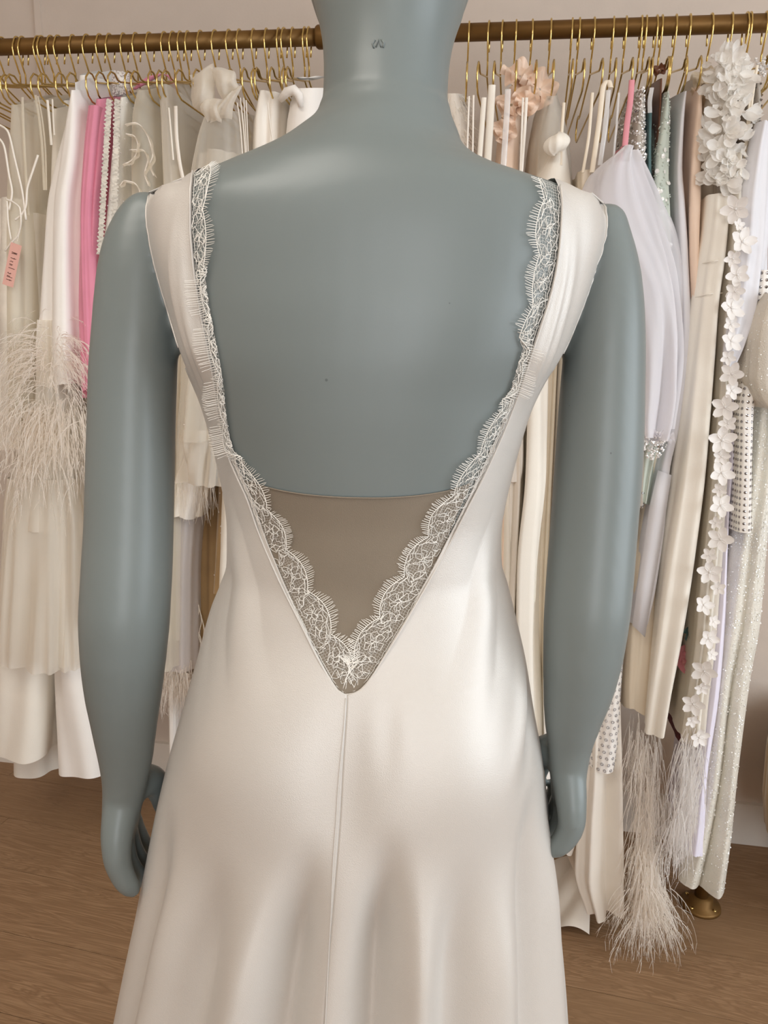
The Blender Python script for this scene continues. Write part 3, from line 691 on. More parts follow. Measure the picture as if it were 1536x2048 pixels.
# ------------------------------------------------------------------ hangers
def hanger_meshes():
    a = np.linspace(math.radians(180), math.radians(-25), 14); R0 = .0205
    hook = [(0, 0, -.088), (0, 0, -.060), (0, -.004, -.055), (0, -.023, -.026), (0, -.026, -.012), (0, -.0242, -.003)]
    arc = [(0, R0*math.cos(t)*1.0, -.0008+R0*math.sin(t)) for t in a][1:]
    m1 = MB(); m1.tube(hook+arc+[(0, .0145, -.034)], .0019, 8)
    m2 = MB(); L = .2
    half = [(0, 0, -.086), (0, -.012, -.0905), (0, -.145, -.128), (0, -.158, -.128), (0, -.170, -.120), (0, -.186, -.121), (0, -.199, -.134), (0, -.201, -.152), (0, -.192, -.167), (0, -.176, -.174), (0, -.1, -.174)]
    path = half+[(x, -y, z) for x, y, z in half[::-1]]
    m2.tube(path, .0019, 8)
    return m1, m2
h1, h2 = hanger_meshes(); HANG = []
HU = [x/2.327 for x in (15, 85, 110, 185, 200, 243, 278, 345, 410, 470, 515, 580, 637, 700, 770, 810, 843, 878, 938, 1005, 1070, 1118, 1183, 1243, 1300, 1325, 1365, 1420, 1440)]
HU += [880+x/2.341 for x in (135, 230, 293, 355, 430, 517, 617, 650, 718, 810, 868, 940, 962, 1010, 1035, 1100, 1165, 1265, 1360, 1430, 1447, 1520)]
hm1 = hm2 = None
for i, u in enumerate(HU):
    x = rail_x(u); e = empty('clothes_hanger', (x, YR, ZR), 'thin gold wire clothes hanger hooked over the brass rail', 'hanger', 'gold wire hangers on the rail')
    if hm1 is None:
        for m_, nm in ((h1, 'hook'), (h2, 'frame')):
            o = MB(); o.add(np.concatenate(m_.V)+np.array((x, YR, ZR)), m_.F); ob_ = o.build(nm, M['gold'], e)
            if nm == 'hook': hm1 = ob_
            else: hm2 = ob_
    else:
        for o in (hm1, hm2): clone(o, e)
    e.rotation_euler = (0, 0, math.radians(random.uniform(-3.5, 3.5)))
    HANG.append((x, e))

# ------------------------------------------------------------------ hanging clothes
class Drape:
    def __init__(s, rows, yf=1.62, dep=.34, folds=((3, .004), (7, .0025)), slope=.42, n=72, nr=56, seed=0, e=.72, grow=1.0, hem=0.004, fine=.45, fan=0.0, pleat=0):
        r = random.Random(seed*13+5); zs, L, R = [], [], []
        for v, a, b in rows:
            A, B = px(a, v, yf), px(b, v, yf); zs.append((A[2]+B[2])/2); L.append(A[0]); R.append(B[0])
        s.z0, s.z1 = max(zs), min(zs); t = np.linspace(-PI, PI, n+1)[:-1]; P = []
        ph = [r.uniform(0, 6.28) for _ in folds]; dr = [r.uniform(-3, 3) for _ in folds]
        for z in np.linspace(s.z0, s.z1, nr):
            l, rr = pchip(zs, L, z), pchip(zs, R, z); cx, wx = (l+rr)/2, (rr-l)/2; f = (s.z0-z)/(s.z0-s.z1+1e-9)
            d = dep*(1+fan*f); wy = d/2; yc = yf+dep/2
            x = cx+wx*sp(np.sin(t), e); y = yc-wy*sp(np.cos(t), e)
            k = (min(1.0, f*4)*(.5+.5*f*grow) if slope else .4+.6*f)
            wv = [np.sin(q_[0]*t+ph[i]+dr[i]*f) for i, q_ in enumerate(folds)]
            disp = sum(1.35*q_[1]*(w_+.45*np.sin(2*(q_[0]*t+ph[i]+dr[i]*f)+.8)) for i, (q_, w_) in enumerate(zip(folds, wv)))*k+fine*k*(.0011*np.sin(17*t+ph[0]*3+2*f)+.0008*np.sin(29*t+ph[0]*5-3*f))
            if pleat: disp = disp+.0035*k*np.sign(np.sin(pleat*t))*np.abs(np.sin(pleat*t))**.6
            x = x+disp*np.clip(np.abs(np.sin(t))+.25, 0, 1)*np.where(np.sin(t) >= 0, 1, -1)*min(1, wx/.012); y = y-disp*np.cos(t)*1.6
            up = slope*np.clip(.19-np.abs(y-YR), -.06, .19)*math.exp(-(s.z0-z)/.14)
            zz = z+up+hem*f**6*np.sin(3*t+ph[0])
            P.append(np.stack([x, y, zz], -1))
        s.P = np.array(P); s.n = n; s.t = t; s.yf = yf
    def mesh(s, name, mt, parent, lo=0, hi=None):
        hi = hi or len(s.P); mb = MB(); mb.grid(s.P[lo:hi], True, flip=True); return mb.build(name, mt, parent)
    def pick(s, n, f0=0, f1=1, t0=-1.9, t1=1.9):
        out = []; nr = len(s.P)
        for _ in range(n):
            i = random.uniform(f0, f1)*(nr-1.001); j = (random.uniform(t0, t1)+PI)/(2*PI)*s.n
            i0, j0 = int(i), int(j) % s.n; a, b = i-i0, j-int(j); j1 = (j0+1) % s.n; i1 = min(i0+1, nr-1)
            p = (s.P[i0, j0]*(1-b)+s.P[i0, j1]*b)*(1-a)+(s.P[i1, j0]*(1-b)+s.P[i1, j1]*b)*a
            N = np.cross(s.P[i0, j1]-s.P[i0, j0], s.P[i1, j0]-s.P[i0, j0]); N = nrm(N)
            c = s.P[i0].mean(0)
            if np.dot(N, p-c) < 0: N = -N
            out.append((p, N))
        return out
OCT = np.array([(1, 0, 0), (-1, 0, 0), (0, 1, 0), (0, -1, 0), (0, 0, 1), (0, 0, -1)], float)
OCF = [(0, 2, 4), (2, 1, 4), (1, 3, 4), (3, 0, 4), (2, 0, 5), (1, 2, 5), (3, 1, 5), (0, 3, 5)]
def rot_rand():
    return np.linalg.qr(rng.normal(size=(3, 3)))[0]
def beads(D, n, r0, r1, mt, name, parent, f0=0, f1=1, t0=-1.9, t1=1.9, flat=1.0):
    mb = MB()
    for p, N in D.pick(n, f0, f1, t0, t1):
        r = random.uniform(r0, r1); mb.add((OCT*np.array((1, 1, flat))*r)@rot_rand().T+p+N*r*.4, OCF)
    o = mb.build(name, mt, parent, smooth=False); o['kind'] = 'stuff'; return o
def disc(mb, p, N, r, k=7, h=.25, tilt=.25):
    N = nrm(N+tilt*rng.normal(size=3)*.5); a = nrm(np.cross(N, (0.3, 0.2, .9))); b = np.cross(N, a); k0 = mb.n
    V = [p+N*r*h]+[p+r*(math.cos(t)*a+math.sin(t)*b) for t in np.arange(k)*2*PI/k]
    mb.add(V, [(0, i+1, (i+1) % k+1) for i in range(k)])
def sequins(D, n, r0, r1, mt, name, parent, f0=0, f1=1, t0=-1.9, t1=1.9, tilt=.5):
    mb = MB()
    for p, N in D.pick(n, f0, f1, t0, t1): disc(mb, p+N*.0008, N, random.uniform(r0, r1), 6, .2, tilt)
    o = mb.build(name, mt, parent, smooth=False); o['kind'] = 'stuff'; return o
def barb(mb, pts, r):
    """a narrow soft blade"""
    s_ = nrm(np.cross(pts[-1]-pts[0], rng.normal(size=3)))*1.25
    mb.grid(np.stack([pts-s_*r[:, None], pts+s_*r[:, None]], 1))
def strand(mb, p, d, L, grav=.6, r=.0006, curl=.35, seg=6):
    p = np.array(p, float); d = nrm(d); c = nrm(rng.normal(size=3))*curl; pts = [p]
    for k in range(seg):
        d = nrm(d+np.array((0, 0, -1))*grav/seg*2+c/seg*random.uniform(.4, 1.6)); p = p+d*L/seg; pts.append(p)
    barb(mb, np.array(pts), np.linspace(1, .35, seg+1)*r)
def plume(mb, p, d, L, grav, nb=9, r=.0005):
    r *= 1.5; nb = max(3, nb-2)
    """one ostrich plume: a stem with soft barbs"""
    p = np.array(p, float); d = nrm(d); c = nrm(rng.normal(size=3))*.35; pts = [p]; seg = 6
    for k in range(seg):
        d = nrm(d+np.array((0, 0, -1))*grav/seg*2+c/seg); p = p+d*L/seg; pts.append(p)
    pts = np.array(pts); barb(mb, pts, np.linspace(1.1, .4, seg+1)*r)
    for _ in range(nb):
        i = random.randint(1, seg); q_ = pts[i]; dd = nrm(pts[i]-pts[i-1]); strand(mb, q_, dd+.6*rng.normal(size=3)*.6, L*random.uniform(.18, .36), grav*.8, r*.6, .5, 4)
def ruffle(mb, c, ax, r0, r1, turns=2, waves=7, amp=.012, n=60, coil=.004):
    ax = nrm(ax); a = nrm(np.cross(ax, (0.2, .1, .97))); b = np.cross(ax, a); rows = []
    for k in range(n*turns+1):
        t = 2*PI*k/n; f = k/(n*turns); ri, ro = r0*(.25+.75*f), r0+(r1-r0)*(.35+.65*f); w_ = math.sin(waves*t+f*3)
        d = math.cos(t)*a+math.sin(t)*b
        rows.append([c+d*(ri+(ro-ri)*g)+ax*(amp*w_*g*g-coil*k/n+amp*.6*(1-f)*g) for g in (0, .35, .7, 1)])
    mb.grid(rows)
def petal_mesh(name, L, W, cup, mt, curl=.3):
    mb = MB(); rows = []
    for i in range(7):
        f = i/6; w_ = W*math.sin(PI*(.10+.86*f))**.75*(.5+.6*f)*.5; row = []
        for j in range(5):
            g = (j-2)/2; row.append((g*w_, L*f, cup*(g*g*.6-.2)+curl*L*f*f+.0035*f*math.sin(7*f+5*g+L*900)))
        rows.append(row)
    mb.grid(rows); o = mb.build(name, mt); me = o.data; bpy.data.objects.remove(o); return me
def flower_mesh(name, R, mt):
    mb = MB()
    for k in range(5):
        a = k*2*PI/5+.2; rows = []
        for i in range(5):
            f = i/4; w_ = R*.36*math.sin(PI*(.10+.82*f))**.8; row = []
            for j in range(4):
                g = (j-1.5)/1.5; x, y, z = g*w_, R*(.08+.92*f), R*.22*f*f+.10*R*g*g
                row.append((x*math.cos(a)-y*math.sin(a), x*math.sin(a)+y*math.cos(a), z))
            rows.append(row)
        mb.grid(rows)
    mb.add(OCT*R*.13+np.array((0, 0, R*.08)), OCF)
    o = mb.build(name, mt); me = o.data; bpy.data.objects.remove(o); return me
def place(me, name, parent, p, N, spin=0.0, sc=1.0):
    o = bpy.data.objects.new(name, me); COL.objects.link(o); o.parent = parent; o.location = Vector(p)-wloc(parent)
    q_ = Vector(N).to_track_quat('Z', 'Y'); o.rotation_euler = (q_ @ Vector((0, 0, 1)).rotation_difference(Vector((0, 0, 1)))).to_euler()
    o.rotation_euler = (q_.to_matrix() @ Matrix.Rotation(spin, 3, 'Z')).to_euler(); o.scale = (sc, sc, sc); return o
def cord(pts, y, r, n=6):
    """thin cord through picture points lying on plane y (y may be a list)"""
    ys = [y]*len(pts) if np.isscalar(y) else y
    P = np.array([px(u, v, yy) for (u, v), yy in zip(pts, ys)]); s_ = np.arange(len(P)); ss = np.linspace(0, len(P)-1, len(P)*6)
    mb = MB(); mb.tube(np.stack([pchip(s_, P[:, k], ss) for k in range(3)], -1), r, n); return mb
def ribbon(pts, y, w_, thick=.0012):
    ys = [y]*len(pts) if np.isscalar(y) else y
    P = np.array([px(u, v, yy) for (u, v), yy in zip(pts, ys)]); s_ = np.arange(len(P)); ss = np.linspace(0, len(P)-1, len(P)*6)
    C = np.stack([pchip(s_, P[:, k], ss) for k in range(3)], -1); wv = np.interp(ss, s_, w_ if not np.isscalar(w_) else [w_]*len(P)); rows = []
    for c, h in zip(C, wv): rows.append([c+np.array((h/2*math.cos(t), thick+h*.25*math.sin(t), 0)) for t in np.arange(10)*2*PI/10])
    mb = MB(); mb.grid(rows, True); return mb
def thing(name, label, cat, rows, y=None):
    u = sum(rows[0][1:3])/2; p = px(u, rows[0][0], 1.8 if y is None else y)
    return empty(name, (float(p[0]), YR, 0), label, cat)

# ---- left of the mannequin
R_ = [(205, 8, 46), (260, 2, 56), (330, -4, 60), (450, -8, 62), (640, -12, 66), (840, -16, 70)]
g = thing('organza_dress', 'sheer ivory organza dress with corded straps at the end of the rail', 'dress', R_)
D = Drape(R_, 1.60, .36, ((4, .005), (9, .003)), seed=1); D.mesh('organza_layer', M['organza_ivory'], g)
D2 = Drape([(395, -30, 44), (470, -30, 40), (560, -40, 42), (700, -40, 46), (900, -40, 50)], 1.615, .3, ((5, .006), (11, .002)), slope=0, seed=2); D2.mesh('bodice', M['lacecloth'], g)
for pts in ([(-8, 246), (15, 262), (30, 320), (46, 392), (52, 440)], [(-10, 268), (8, 292), (18, 350), (24, 382), (18, 420)], [(76, 310), (66, 340), (54, 380), (52, 410), (44, 428), (30, 440)]):
    cord(pts, 1.585, .0024).build('strap', M['ivory'], g)
for pts in ([(12, 398), (26, 404), (40, 418), (42, 440), (36, 470), (22, 486), (10, 502)], [(14, 402), (16, 440), (22, 480)]): cord(pts, 1.583, .002).build('cup_piping', M['ivory'], g)
tg = empty('price_tag', tuple(float(x) for x in px(24, 528, 1.578)), 'small pink price tag with brown handwriting hanging from the organza dress', 'tag')
c = px(24, 530, 1.578); ax = nrm(px(16, 572, 1.578)-px(34, 486, 1.578)); bx_ = nrm(np.cross(ax, (0, 1, 0)))
Rm = np.stack([bx_, np.array((0, 1., 0)), ax], 1); mb = MB(); mb.box(c, (.0125, .0006, .045), Rm); mb.build('card', M['tag'], tg, False)
def word(ch, s0):
    m_ = MB(); y_ = -.0010
    G = {'t': [((0, -4), (0, 5)), ((-1.6, 2), (1.6, 2))], 'h': [((-1, -4), (-1, 5)), ((-1, 0), (1, 1), (1.2, -4))], 'e': [((-1, 0), (1, .6), (0, 2), (-1.2, 0), (0, -4), (1.4, -3))], 'l': [((0, -4), (0, 6))], 'a': [((1, 1), (-1, 0), (-1, -3), (1, -3), (1, 1), (1.2, -4))], 's': [((1, 1), (-1, .5), (1, -2), (-1, -4))], 'M': [((-1.6, -4), (-1, 5), (0, -1), (1, 5), (1.6, -4))], 'i': [((0, -4), (0, 1))]}
    x = s0
    for k in ch:
        for st_ in G.get(k, []):
            m_.tube([c+ax*(-(x+a*.9)*.001)+bx_*(b*.0014)+np.array((0, y_, 0)) for a, b in st_], .0006, 4)
        x += 7.0 if k != ' ' else 4.0
    return m_
word('the last M', -32).build('handwriting', M['ink'], tg)
cord([(44, 430), (40, 460), (34, 484)], [1.583, 1.58, 1.578], .0006, 4).build('string', M['ivory'], tg)

def slip(label, straps, rows, mt, strap_mat=None, yf=1.625, dep=.3, sw=.005, seed=0, ys=1.60, back=True):
    """a dress hanging by narrow straps from its hanger"""
    g = thing('slip_dress', label, 'dress', rows); D = Drape(rows, yf, dep, ((4, .005), (9, .003)), slope=0, seed=seed); D.mesh('dress_body', mt, g)
    for pts, w_ in straps:
        ribbon(pts, ys, w_).build('strap', strap_mat or mt, g)
    return g, D
slip('ivory tulle slip dress on two pairs of sheer straps beside the organza dress', [([(44, 194), (46, 250), (50, 330), (56, 430)], .006), ([(70, 190), (78, 240), (84, 300), (88, 380)], .006), ([(75, 192), (84, 240), (90, 300), (92, 380)], .004)], [(425, 40, 84), (560, 38, 82), (760, 36, 84), (900, 30, 90)], M['tulle2'], M['organza_ivory'], seed=3)
slip('cream slip dress on thin paired straps behind the white jacket', [([(94, 200), (98, 240), (102, 290)], .006), ([(104, 198), (106, 240), (108, 270)], .004)], [(420, 70, 120), (640, 60, 122), (900, 60, 130)], M['cream'], seed=4, yf=1.68)

R_ = [(172, 136, 150), (215, 120, 158), (265, 105, 160), (310, 92, 159), (400, 74, 147), (500, 67, 144), (600, 61, 145), (700, 58, 146), (770, 62, 142)]
g = thing('feather_jacket', 'white crepe jacket with pearl collar and ostrich feather cuffs', 'jacket', R_)
D = Drape(R_, 1.585, .24, ((3, .005), (6, .003)), slope=.30, seed=5, e=.8); D.mesh('sleeve', M['white'], g)
Db = Drape([(180, 150, 180), (300, 130, 176), (600, 110, 165), (800, 104, 160), (985, 104, 158)], 1.68, .30, ((3, .004), (6, .003)), seed=6); Db.mesh('jacket_body', M['white'], g)
mb = MB(); cc = px(243, 172, 1.72)
a0, b0 = px(150, 165, 1.60), px(236, 172, 1.74)
mb.grid([[a0*(1-f)+b0*f+np.array((0, 0, .012*math.sin(PI*f)-h)) for f in np.linspace(0, 1, 14)] for h in np.linspace(0, .11, 8)]); mb.build('shoulder', M['white'], g)
mb = MB()
for k in range(150):
    a = random.uniform(0, 2*PI); h = random.uniform(-.024, .024); p = cc+np.array((.017*math.cos(a), -.02*abs(math.sin(a)), h)); mb.add(OCT*.0026@rot_rand().T+p, OCF)
o = mb.build('pearl_collar', M['pearl'], g); o['kind'] = 'stuff'
mb = MB(); lathe(mb, cc, [(.0, -.026), (.016, -.024), (.0175, 0), (.016, .024), (0, .026)], 18); mb.build('collar', M['white'], g)
mb = MB()
for k in range(300):   # cuff, springing outward from the sleeve end
    a = random.uniform(-2.2, 2.2); p = px(98+34*math.sin(a), random.gauss(715, 35), 1.585-.055*math.cos(a)*.8); plume(mb, p, (math.sin(a)*1.1+random.gauss(0, .3), -math.cos(a)*.6, random.uniform(-.25, .7)), random.uniform(.05, .12), random.uniform(.6, 1.1), 7)
for k in range(480):   # feathered edge below it
    a = random.gauss(0, 1); p = px(92+42*a, 800+abs(random.gauss(0, 62))-8*abs(a), random.uniform(1.53, 1.60)); plume(mb, p, (.35*a+random.gauss(-.15, .4), -.4, random.uniform(-1.1, .15)), random.uniform(.05, .125), random.uniform(.8, 1.4), 7)
o = mb.build('feather_cuff', M['feather'], g); o['kind'] = 'stuff'; tag(o, 'fluffy white ostrich feathers')

R_ = [(640, 60, 120), (820, 40, 140), (940, 0, 150), (1000, -20, 154), (1068, -30, 157)]
g = thing('tiered_tulle_gown', 'white gown with pleated tulle tiers under the feather jacket', 'dress', R_)
D = Drape([(230, 100, 118), (400, 92, 125), (650, 80, 130), (820, 60, 140), (960, 20, 150)], 1.64, .3, ((4, .004),), seed=8); D.mesh('bodice', M['cream'], g)
D = Drape(R_, 1.60, .30, ((5, .006), (13, .004)), slope=0, seed=8, hem=.01, n=160, pleat=22); D.mesh('upper_tier', M['tulle2'], g)
D = Drape([(960, 0, 140), (1060, -30, 160), (1200, -36, 163), (1340, -44, 167)], 1.585, .32, ((5, .006), (13, .004)), slope=0, seed=9, n=160, pleat=30, hem=.008); D.mesh('lower_tier', M['tulle2'], g)
D = Drape([(960, 10, 130), (1060, -20, 150), (1330, -34, 155)], 1.605, .28, ((6, .006), (17, .004)), slope=0, seed=10, n=120); D.mesh('lining', M['tulle2'], g)

def trousers(label, hem_rows, top_u, mt, seed, yf=1.645):
    g = thing('wide_leg_trousers', label, 'trousers', hem_rows)
    Drape([(240, top_u, top_u+26), (600, top_u-4, top_u+34), (1000, hem_rows[0][1], hem_rows[0][2])], yf+.06, .24, ((3, .004),), seed=seed).mesh('waist', mt, g)
    for k, rr in enumerate(hem_rows[1:]): Drape(rr, yf+.11*k, .13, ((2, .003), (3, .003)), slope=0, seed=seed+k+1, e=.85, hem=.003, fine=0).mesh('trouser_leg', mt, g)
    return g
trousers('cream wide-leg trousers with a turned hem under the tulle gown', [(1000, 0, 70), [(960, 0, 72), (1250, -20, 82), (1420, -24, 80), (1522, -26, 76)], [(960, 20, 80), (1300, 12, 92), (1553, 14, 99)]], 60, M['cream'], 11)
trousers('white wide-leg trousers with pressed crease beside the cream pair', [(1000, 90, 140), [(960, 92, 150), (1250, 86, 164), (1400, 90, 182), (1500, 97, 196), (1556, 101, 200)], [(960, 100, 150), (1300, 120, 190), (1500, 130, 200)]], 120, M['white'], 14)

R_ = [(194, 184, 206), (225, 172, 216), (300, 160, 215), (400, 152, 206), (500, 150, 202), (640, 153, 198), (800, 160, 194)]
g = thing('pink_jacket', 'bright pink crepe jacket beside the white jacket', 'jacket', R_)
D = Drape(R_, 1.60, .34, ((3, .006), (5, .006)), seed=17, slope=.36); D.mesh('jacket_body', M['pink'], g)
D = Drape([(210, 168, 196), (300, 158, 186), (450, 150, 176), (640, 152, 182), (780, 160, 185)], 1.585, .12, ((2, .003), (3, .003)), slope=0, seed=18); D.mesh('sleeve', M['pink'], g)
for pts, w_ in (([(268, 178), (285, 166), (304, 154), (318, 148)], [.010, .020, .026, .012]), ([(318, 148), (334, 150), (345, 164), (352, 192)], [.010, .010, .009, .007])):
    ribbon(pts, 1.74, w_, .002).build('collar', M['pink'], g)

R_ = [(190, 234, 252), (240, 222, 246), (320, 212, 240), (420, 203, 236), (520, 190, 228), (700, 178, 215), (930, 156, 200), (1150, 162, 205), (1250, 165, 210)]
g = thing('beaded_lace_gown', 'white lace gown with ruffled beaded edge beside the pink jacket', 'dress', R_)
D = Drape(R_, 1.60, .34, ((4, .004), (9, .002)), seed=20); D.mesh('lace_body', M['lacecloth'], g)
beads(D, 500, .0012, .0026, M['pearl'], 'beading', g, 0, 1, -2.2, 1.2)
for (ua, ub) in ((220, 201), (236, 228)):
    mb = MB(); rows = []
    for k in range(120):
        f = k/119; p = px(ua+(ub-ua)*f, 200+310*f, 1.592); w_ = .0065
        rows.append([p+np.array((w_*(h-.5)*2+.0016*math.sin(k*1.9), -.0028*math.sin(k*2.1+h*3)-.003, .0015*math.sin(k*2.7+h*5))) for h in (0, .33, .66, 1)])
    mb.grid(rows); mb.build('ruffle_edge', M['lacecloth'], g)

R_ = [(178, 262, 300), (225, 246, 302), (300, 240, 310), (360, 240, 312), (500, 244, 308), (900, 256, 318), (1350, 262, 330)]
g = thing('ruffled_organza_dress', 'ivory organza dress with curling corded ruffles beside the lace gown', 'dress', R_)
Drape(R_, 1.605, .34, ((5, .005), (9, .003)), seed=23).mesh('organza_body', M['organza_ivory'], g)
for i, pts in enumerate(([(250, 250), (270, 246), (290, 262), (300, 285), (306, 310), (300, 330), (308, 352)], [(246, 330), (262, 322), (272, 310), (276, 290), (268, 272), (252, 268)], [(240, 372), (250, 362), (268, 366), (280, 385), (276, 404)], [(262, 300), (284, 300), (296, 320), (290, 348), (298, 372)])):
    P = np.array([px(u, v, 1.592) for u, v in pts]); s_ = np.arange(len(P)); ss = np.linspace(0, len(P)-1, 40); C = np.stack([pchip(s_, P[:, k], ss) for k in range(3)], -1)
    mb = MB(); mb.grid([[c_+np.array((h*.010, -.004*math.sin(k*.6+i)-h*.012, h*-.006)) for h in (0, .4, .8, 1.2)] for k, c_ in enumerate(C)]); f_ = mb.build('ruffle', M['organza_ivory'], g)
    mb = MB(); mb.tube(C+np.array((0, -.001, 0)), .0016, 5); mb.build('cord_edge', M['ivory'], f_)

slip('sheer cream column dress on one narrow strap beside the ruffled dress', [([(351, 212), (352, 260), (358, 320), (366, 360)], .008)], [(168, 300, 342), (230, 306, 344), (330, 308, 350), (480, 310, 372), (700, 320, 360), (1000, 310, 336), (1300, 312, 330)], M['tulle2'], M['ivory'], seed=25, yf=1.615, dep=.34)
slip('cream satin gown on a low hanger behind the bow dress', [([(337, 215), (341, 260), (346, 320)], .004)], [(330, 330, 366), (600, 336, 380), (900, 345, 392), (1036, 338, 384)], M['cream'], seed=26, yf=1.66)

R_ = [(215, 392, 466), (260, 374, 474), (345, 358, 482), (500, 352, 470), (650, 348, 452), (800, 344, 446), (880, 341, 446)]
g = thing('tulle_bow_dress', 'white dotted tulle dress with a huge tulle bow on its shoulder', 'dress', R_)
Drape(R_, 1.59, .34, ((4, .006), (9, .005)), seed=28, n=120, slope=.2).mesh('tulle_overlay', M['tulle'], g)
D = Drape([(300, 380, 470), (500, 362, 460), (800, 354, 440), (884, 350, 442)], 1.61, .3, ((4, .006), (9, .005)), seed=29, n=120, slope=0); D.mesh('tulle_lining', M['tulle2'], g)
Drape([(860, 340, 446), (920, 338, 444), (972, 336, 442)], 1.595, .32, ((5, .005), (13, .004)), seed=30, slope=0, n=120, pleat=18).mesh('hem_tier', M['tulle2'], g)
def sheet(quad, y0, bulge, name, mt, par, nu=16, nv=14, ph=0.0, wav=.006):
    mb = MB(); rows = []
    for i in range(nv):
        f = i/(nv-1); row = []
        for j in range(nu):
            h = j/(nu-1); (a, b, c, d) = [np.array(q_, float) for q_ in quad]
            uv_ = (a*(1-h)+b*h)*(1-f)+(d*(1-h)+c*h)*f
            row.append(px(uv_[0]+3*math.sin(5*f+ph), uv_[1]+4*math.sin(4*h+ph), y0-bulge*math.sin(PI*f)**.7*math.sin(PI*h)**.7+wav*math.sin(9*h+3*f+ph)))
        rows.append(row)
    mb.grid(rows); return mb.build(name, mt, par)
for lay in (0, .012): sheet(((379, 150), (424, 130), (432, 236), (388, 212)), 1.60+lay, .035, 'bow_loop', M['tulle2'], g, ph=lay*99)
for lay in (0, .014): sheet(((418, 132), (466, 146), (481, 178), (446, 196)), 1.59+lay, .03, 'bow_loop', M['tulle2'], g, ph=1+lay*99)
sheet(((446, 192), (482, 172), (462, 240), (418, 242)), 1.585, .025, 'bow_tail', M['tulle2'], g, ph=2)
sheet(((400, 205), (446, 196), (440, 244), (412, 244)), 1.58, .02, 'bow_knot', M['tulle2'], g, ph=3)
beads(D, 60, .0012, .002, M['pearl'], 'tulle_dots', g)

slip('ivory gown hanging on four thin spaghetti straps beside the bow dress', [([(474, 205), (480, 250), (486, 330)], .0028), ([(480, 195), (486, 250), (492, 330)], .0028), ([(487, 195), (490, 250), (494, 330)], .0022), ([(492, 200), (494, 250), (497, 330)], .0022)], [(345, 476, 500), (600, 470, 505), (900, 440, 480), (1100, 430, 470), (1400, 425, 465)], M['cream'], M['ivory'], seed=31, yf=1.64)
g = slip('cream satin gown with folded neckline beside the spaghetti straps', [([(535, 205), (540, 250), (548, 300)], .003)], [(180, 505, 560), (240, 494, 556), (330, 492, 556), (600, 500, 556), (1000, 515, 570), (1500, 530, 590)], M['ivory'], seed=32, yf=1.615)[0]
R_ = [(176, 570, 650), (225, 556, 650), (300, 550, 652), (500, 552, 650), (800, 560, 650), (1200, 575, 665), (1600, 590, 690)]
g = thing('cowl_gown', 'white satin gown with a soft cowl and collar tab below the rail coupling', 'dress', R_)
Drape(R_, 1.61, .34, ((3, .007), (5, .004)), seed=34, slope=.3).mesh('satin_body', M['white'], g)
mb = MB(); c0 = px(588, 195, 1.60)
mb.tube([px(560, 200, 1.605), px(574, 184, 1.597), px(588, 180, 1.594), px(598, 190, 1.596), px(602, 214, 1.604)], [.006, .009, .010, .009, .005], 12); mb.build('cowl_fold', M['white'], g)
ribbon([(604, 156), (616, 158), (636, 154)], 1.70, .03).build('collar_tab', M['white'], g)

# between the arm and the gown
R_ = [(700, 340, 392), (960, 336, 402), (1038, 334, 382)]
g = thing('feather_hem_blouse', 'white satin top with a grey feather-fringed hem under the bow dress', 'top', R_)
Drape(R_, 1.66, .24, ((3, .003),), seed=36, slope=0).mesh('satin_body', M['white'], g)
mb = MB()
for k in range(130): strand(mb, px(random.uniform(348, 428), random.uniform(955, 985), random.uniform(1.62, 1.68)), (random.uniform(-.3, .3), -.2, -1), random.uniform(.03, .085), .8, .00045, .6)
o = mb.build('feather_fringe', M['feather'], g); o['kind'] = 'stuff'
R_ = [(700, 335, 392), (1000, 330, 392), (1150, 328, 384), (1260, 325, 384), (1345, 322, 384)]
g = thing('chiffon_gown', 'pale grey-white chiffon gown with a feathered hem beside the tan skirt', 'dress', R_)
Drape(R_, 1.69, .22, ((3, .005), (7, .003)), seed=38, slope=0, n=90).mesh('chiffon_body', M['organza'], g)
Drape([(700, 340, 388), (1345, 326, 380)], 1.71, .18, ((3, .004),), seed=39, slope=0).mesh('lining', M['white'], g)
mb = MB()
for k in range(260): plume(mb, px(random.uniform(322, 384), random.uniform(1320, 1390), random.uniform(1.66, 1.74)), (random.uniform(-.5, .3), -.25, -1), random.uniform(.03, .075), .9, 5, .0004)
o = mb.build('feather_hem', M['feather'], g); o['kind'] = 'stuff'
Drape([(700, 335, 352), (1440, 336, 352), (1508, 337, 352)], 1.72, .12, ((2, .002),), seed=40, slope=0).mesh('trouser_leg', M['white'], empty('narrow_trousers', (float(px(345, 700, 1.8)[0]), YR, 0), 'narrow white trousers showing below the feathered chiffon hem', 'trousers'))
R_ = [(700, 420, 480), (960, 424, 486), (1100, 420, 482), (1192, 416, 478)]
g = thing('tan_velvet_skirt', 'tan velvet skirt flecked with white dots, glimpsed beside the gown', 'skirt', R_)
D = Drape(R_, 1.70, .2, ((3, .004),), seed=41, slope=0); D.mesh('velvet', M['tan'], g); beads(D, 60, .0015, .0025, M['pearl'], 'dots', g)
R_ = [(700, 385, 432), (1100, 382, 430), (1420, 380, 432)]
g = thing('brown_lace_dress', 'brown lace dress with curling cord trim behind the tan skirt', 'dress', R_)
Drape(R_, 1.76, .18, ((3, .005),), seed=42, slope=0).mesh('lace_body', M['tan'], g)
for k in range(5): cord([(392+k*5, 1190+k*20), (398+k*5, 1220+k*20), (392+k*6, 1250+k*22), (402+k*5, 1280+k*24), (398+k*4, 1310+k*22)], 1.74, .0013).build('cord_trim', M['ivory'], g)

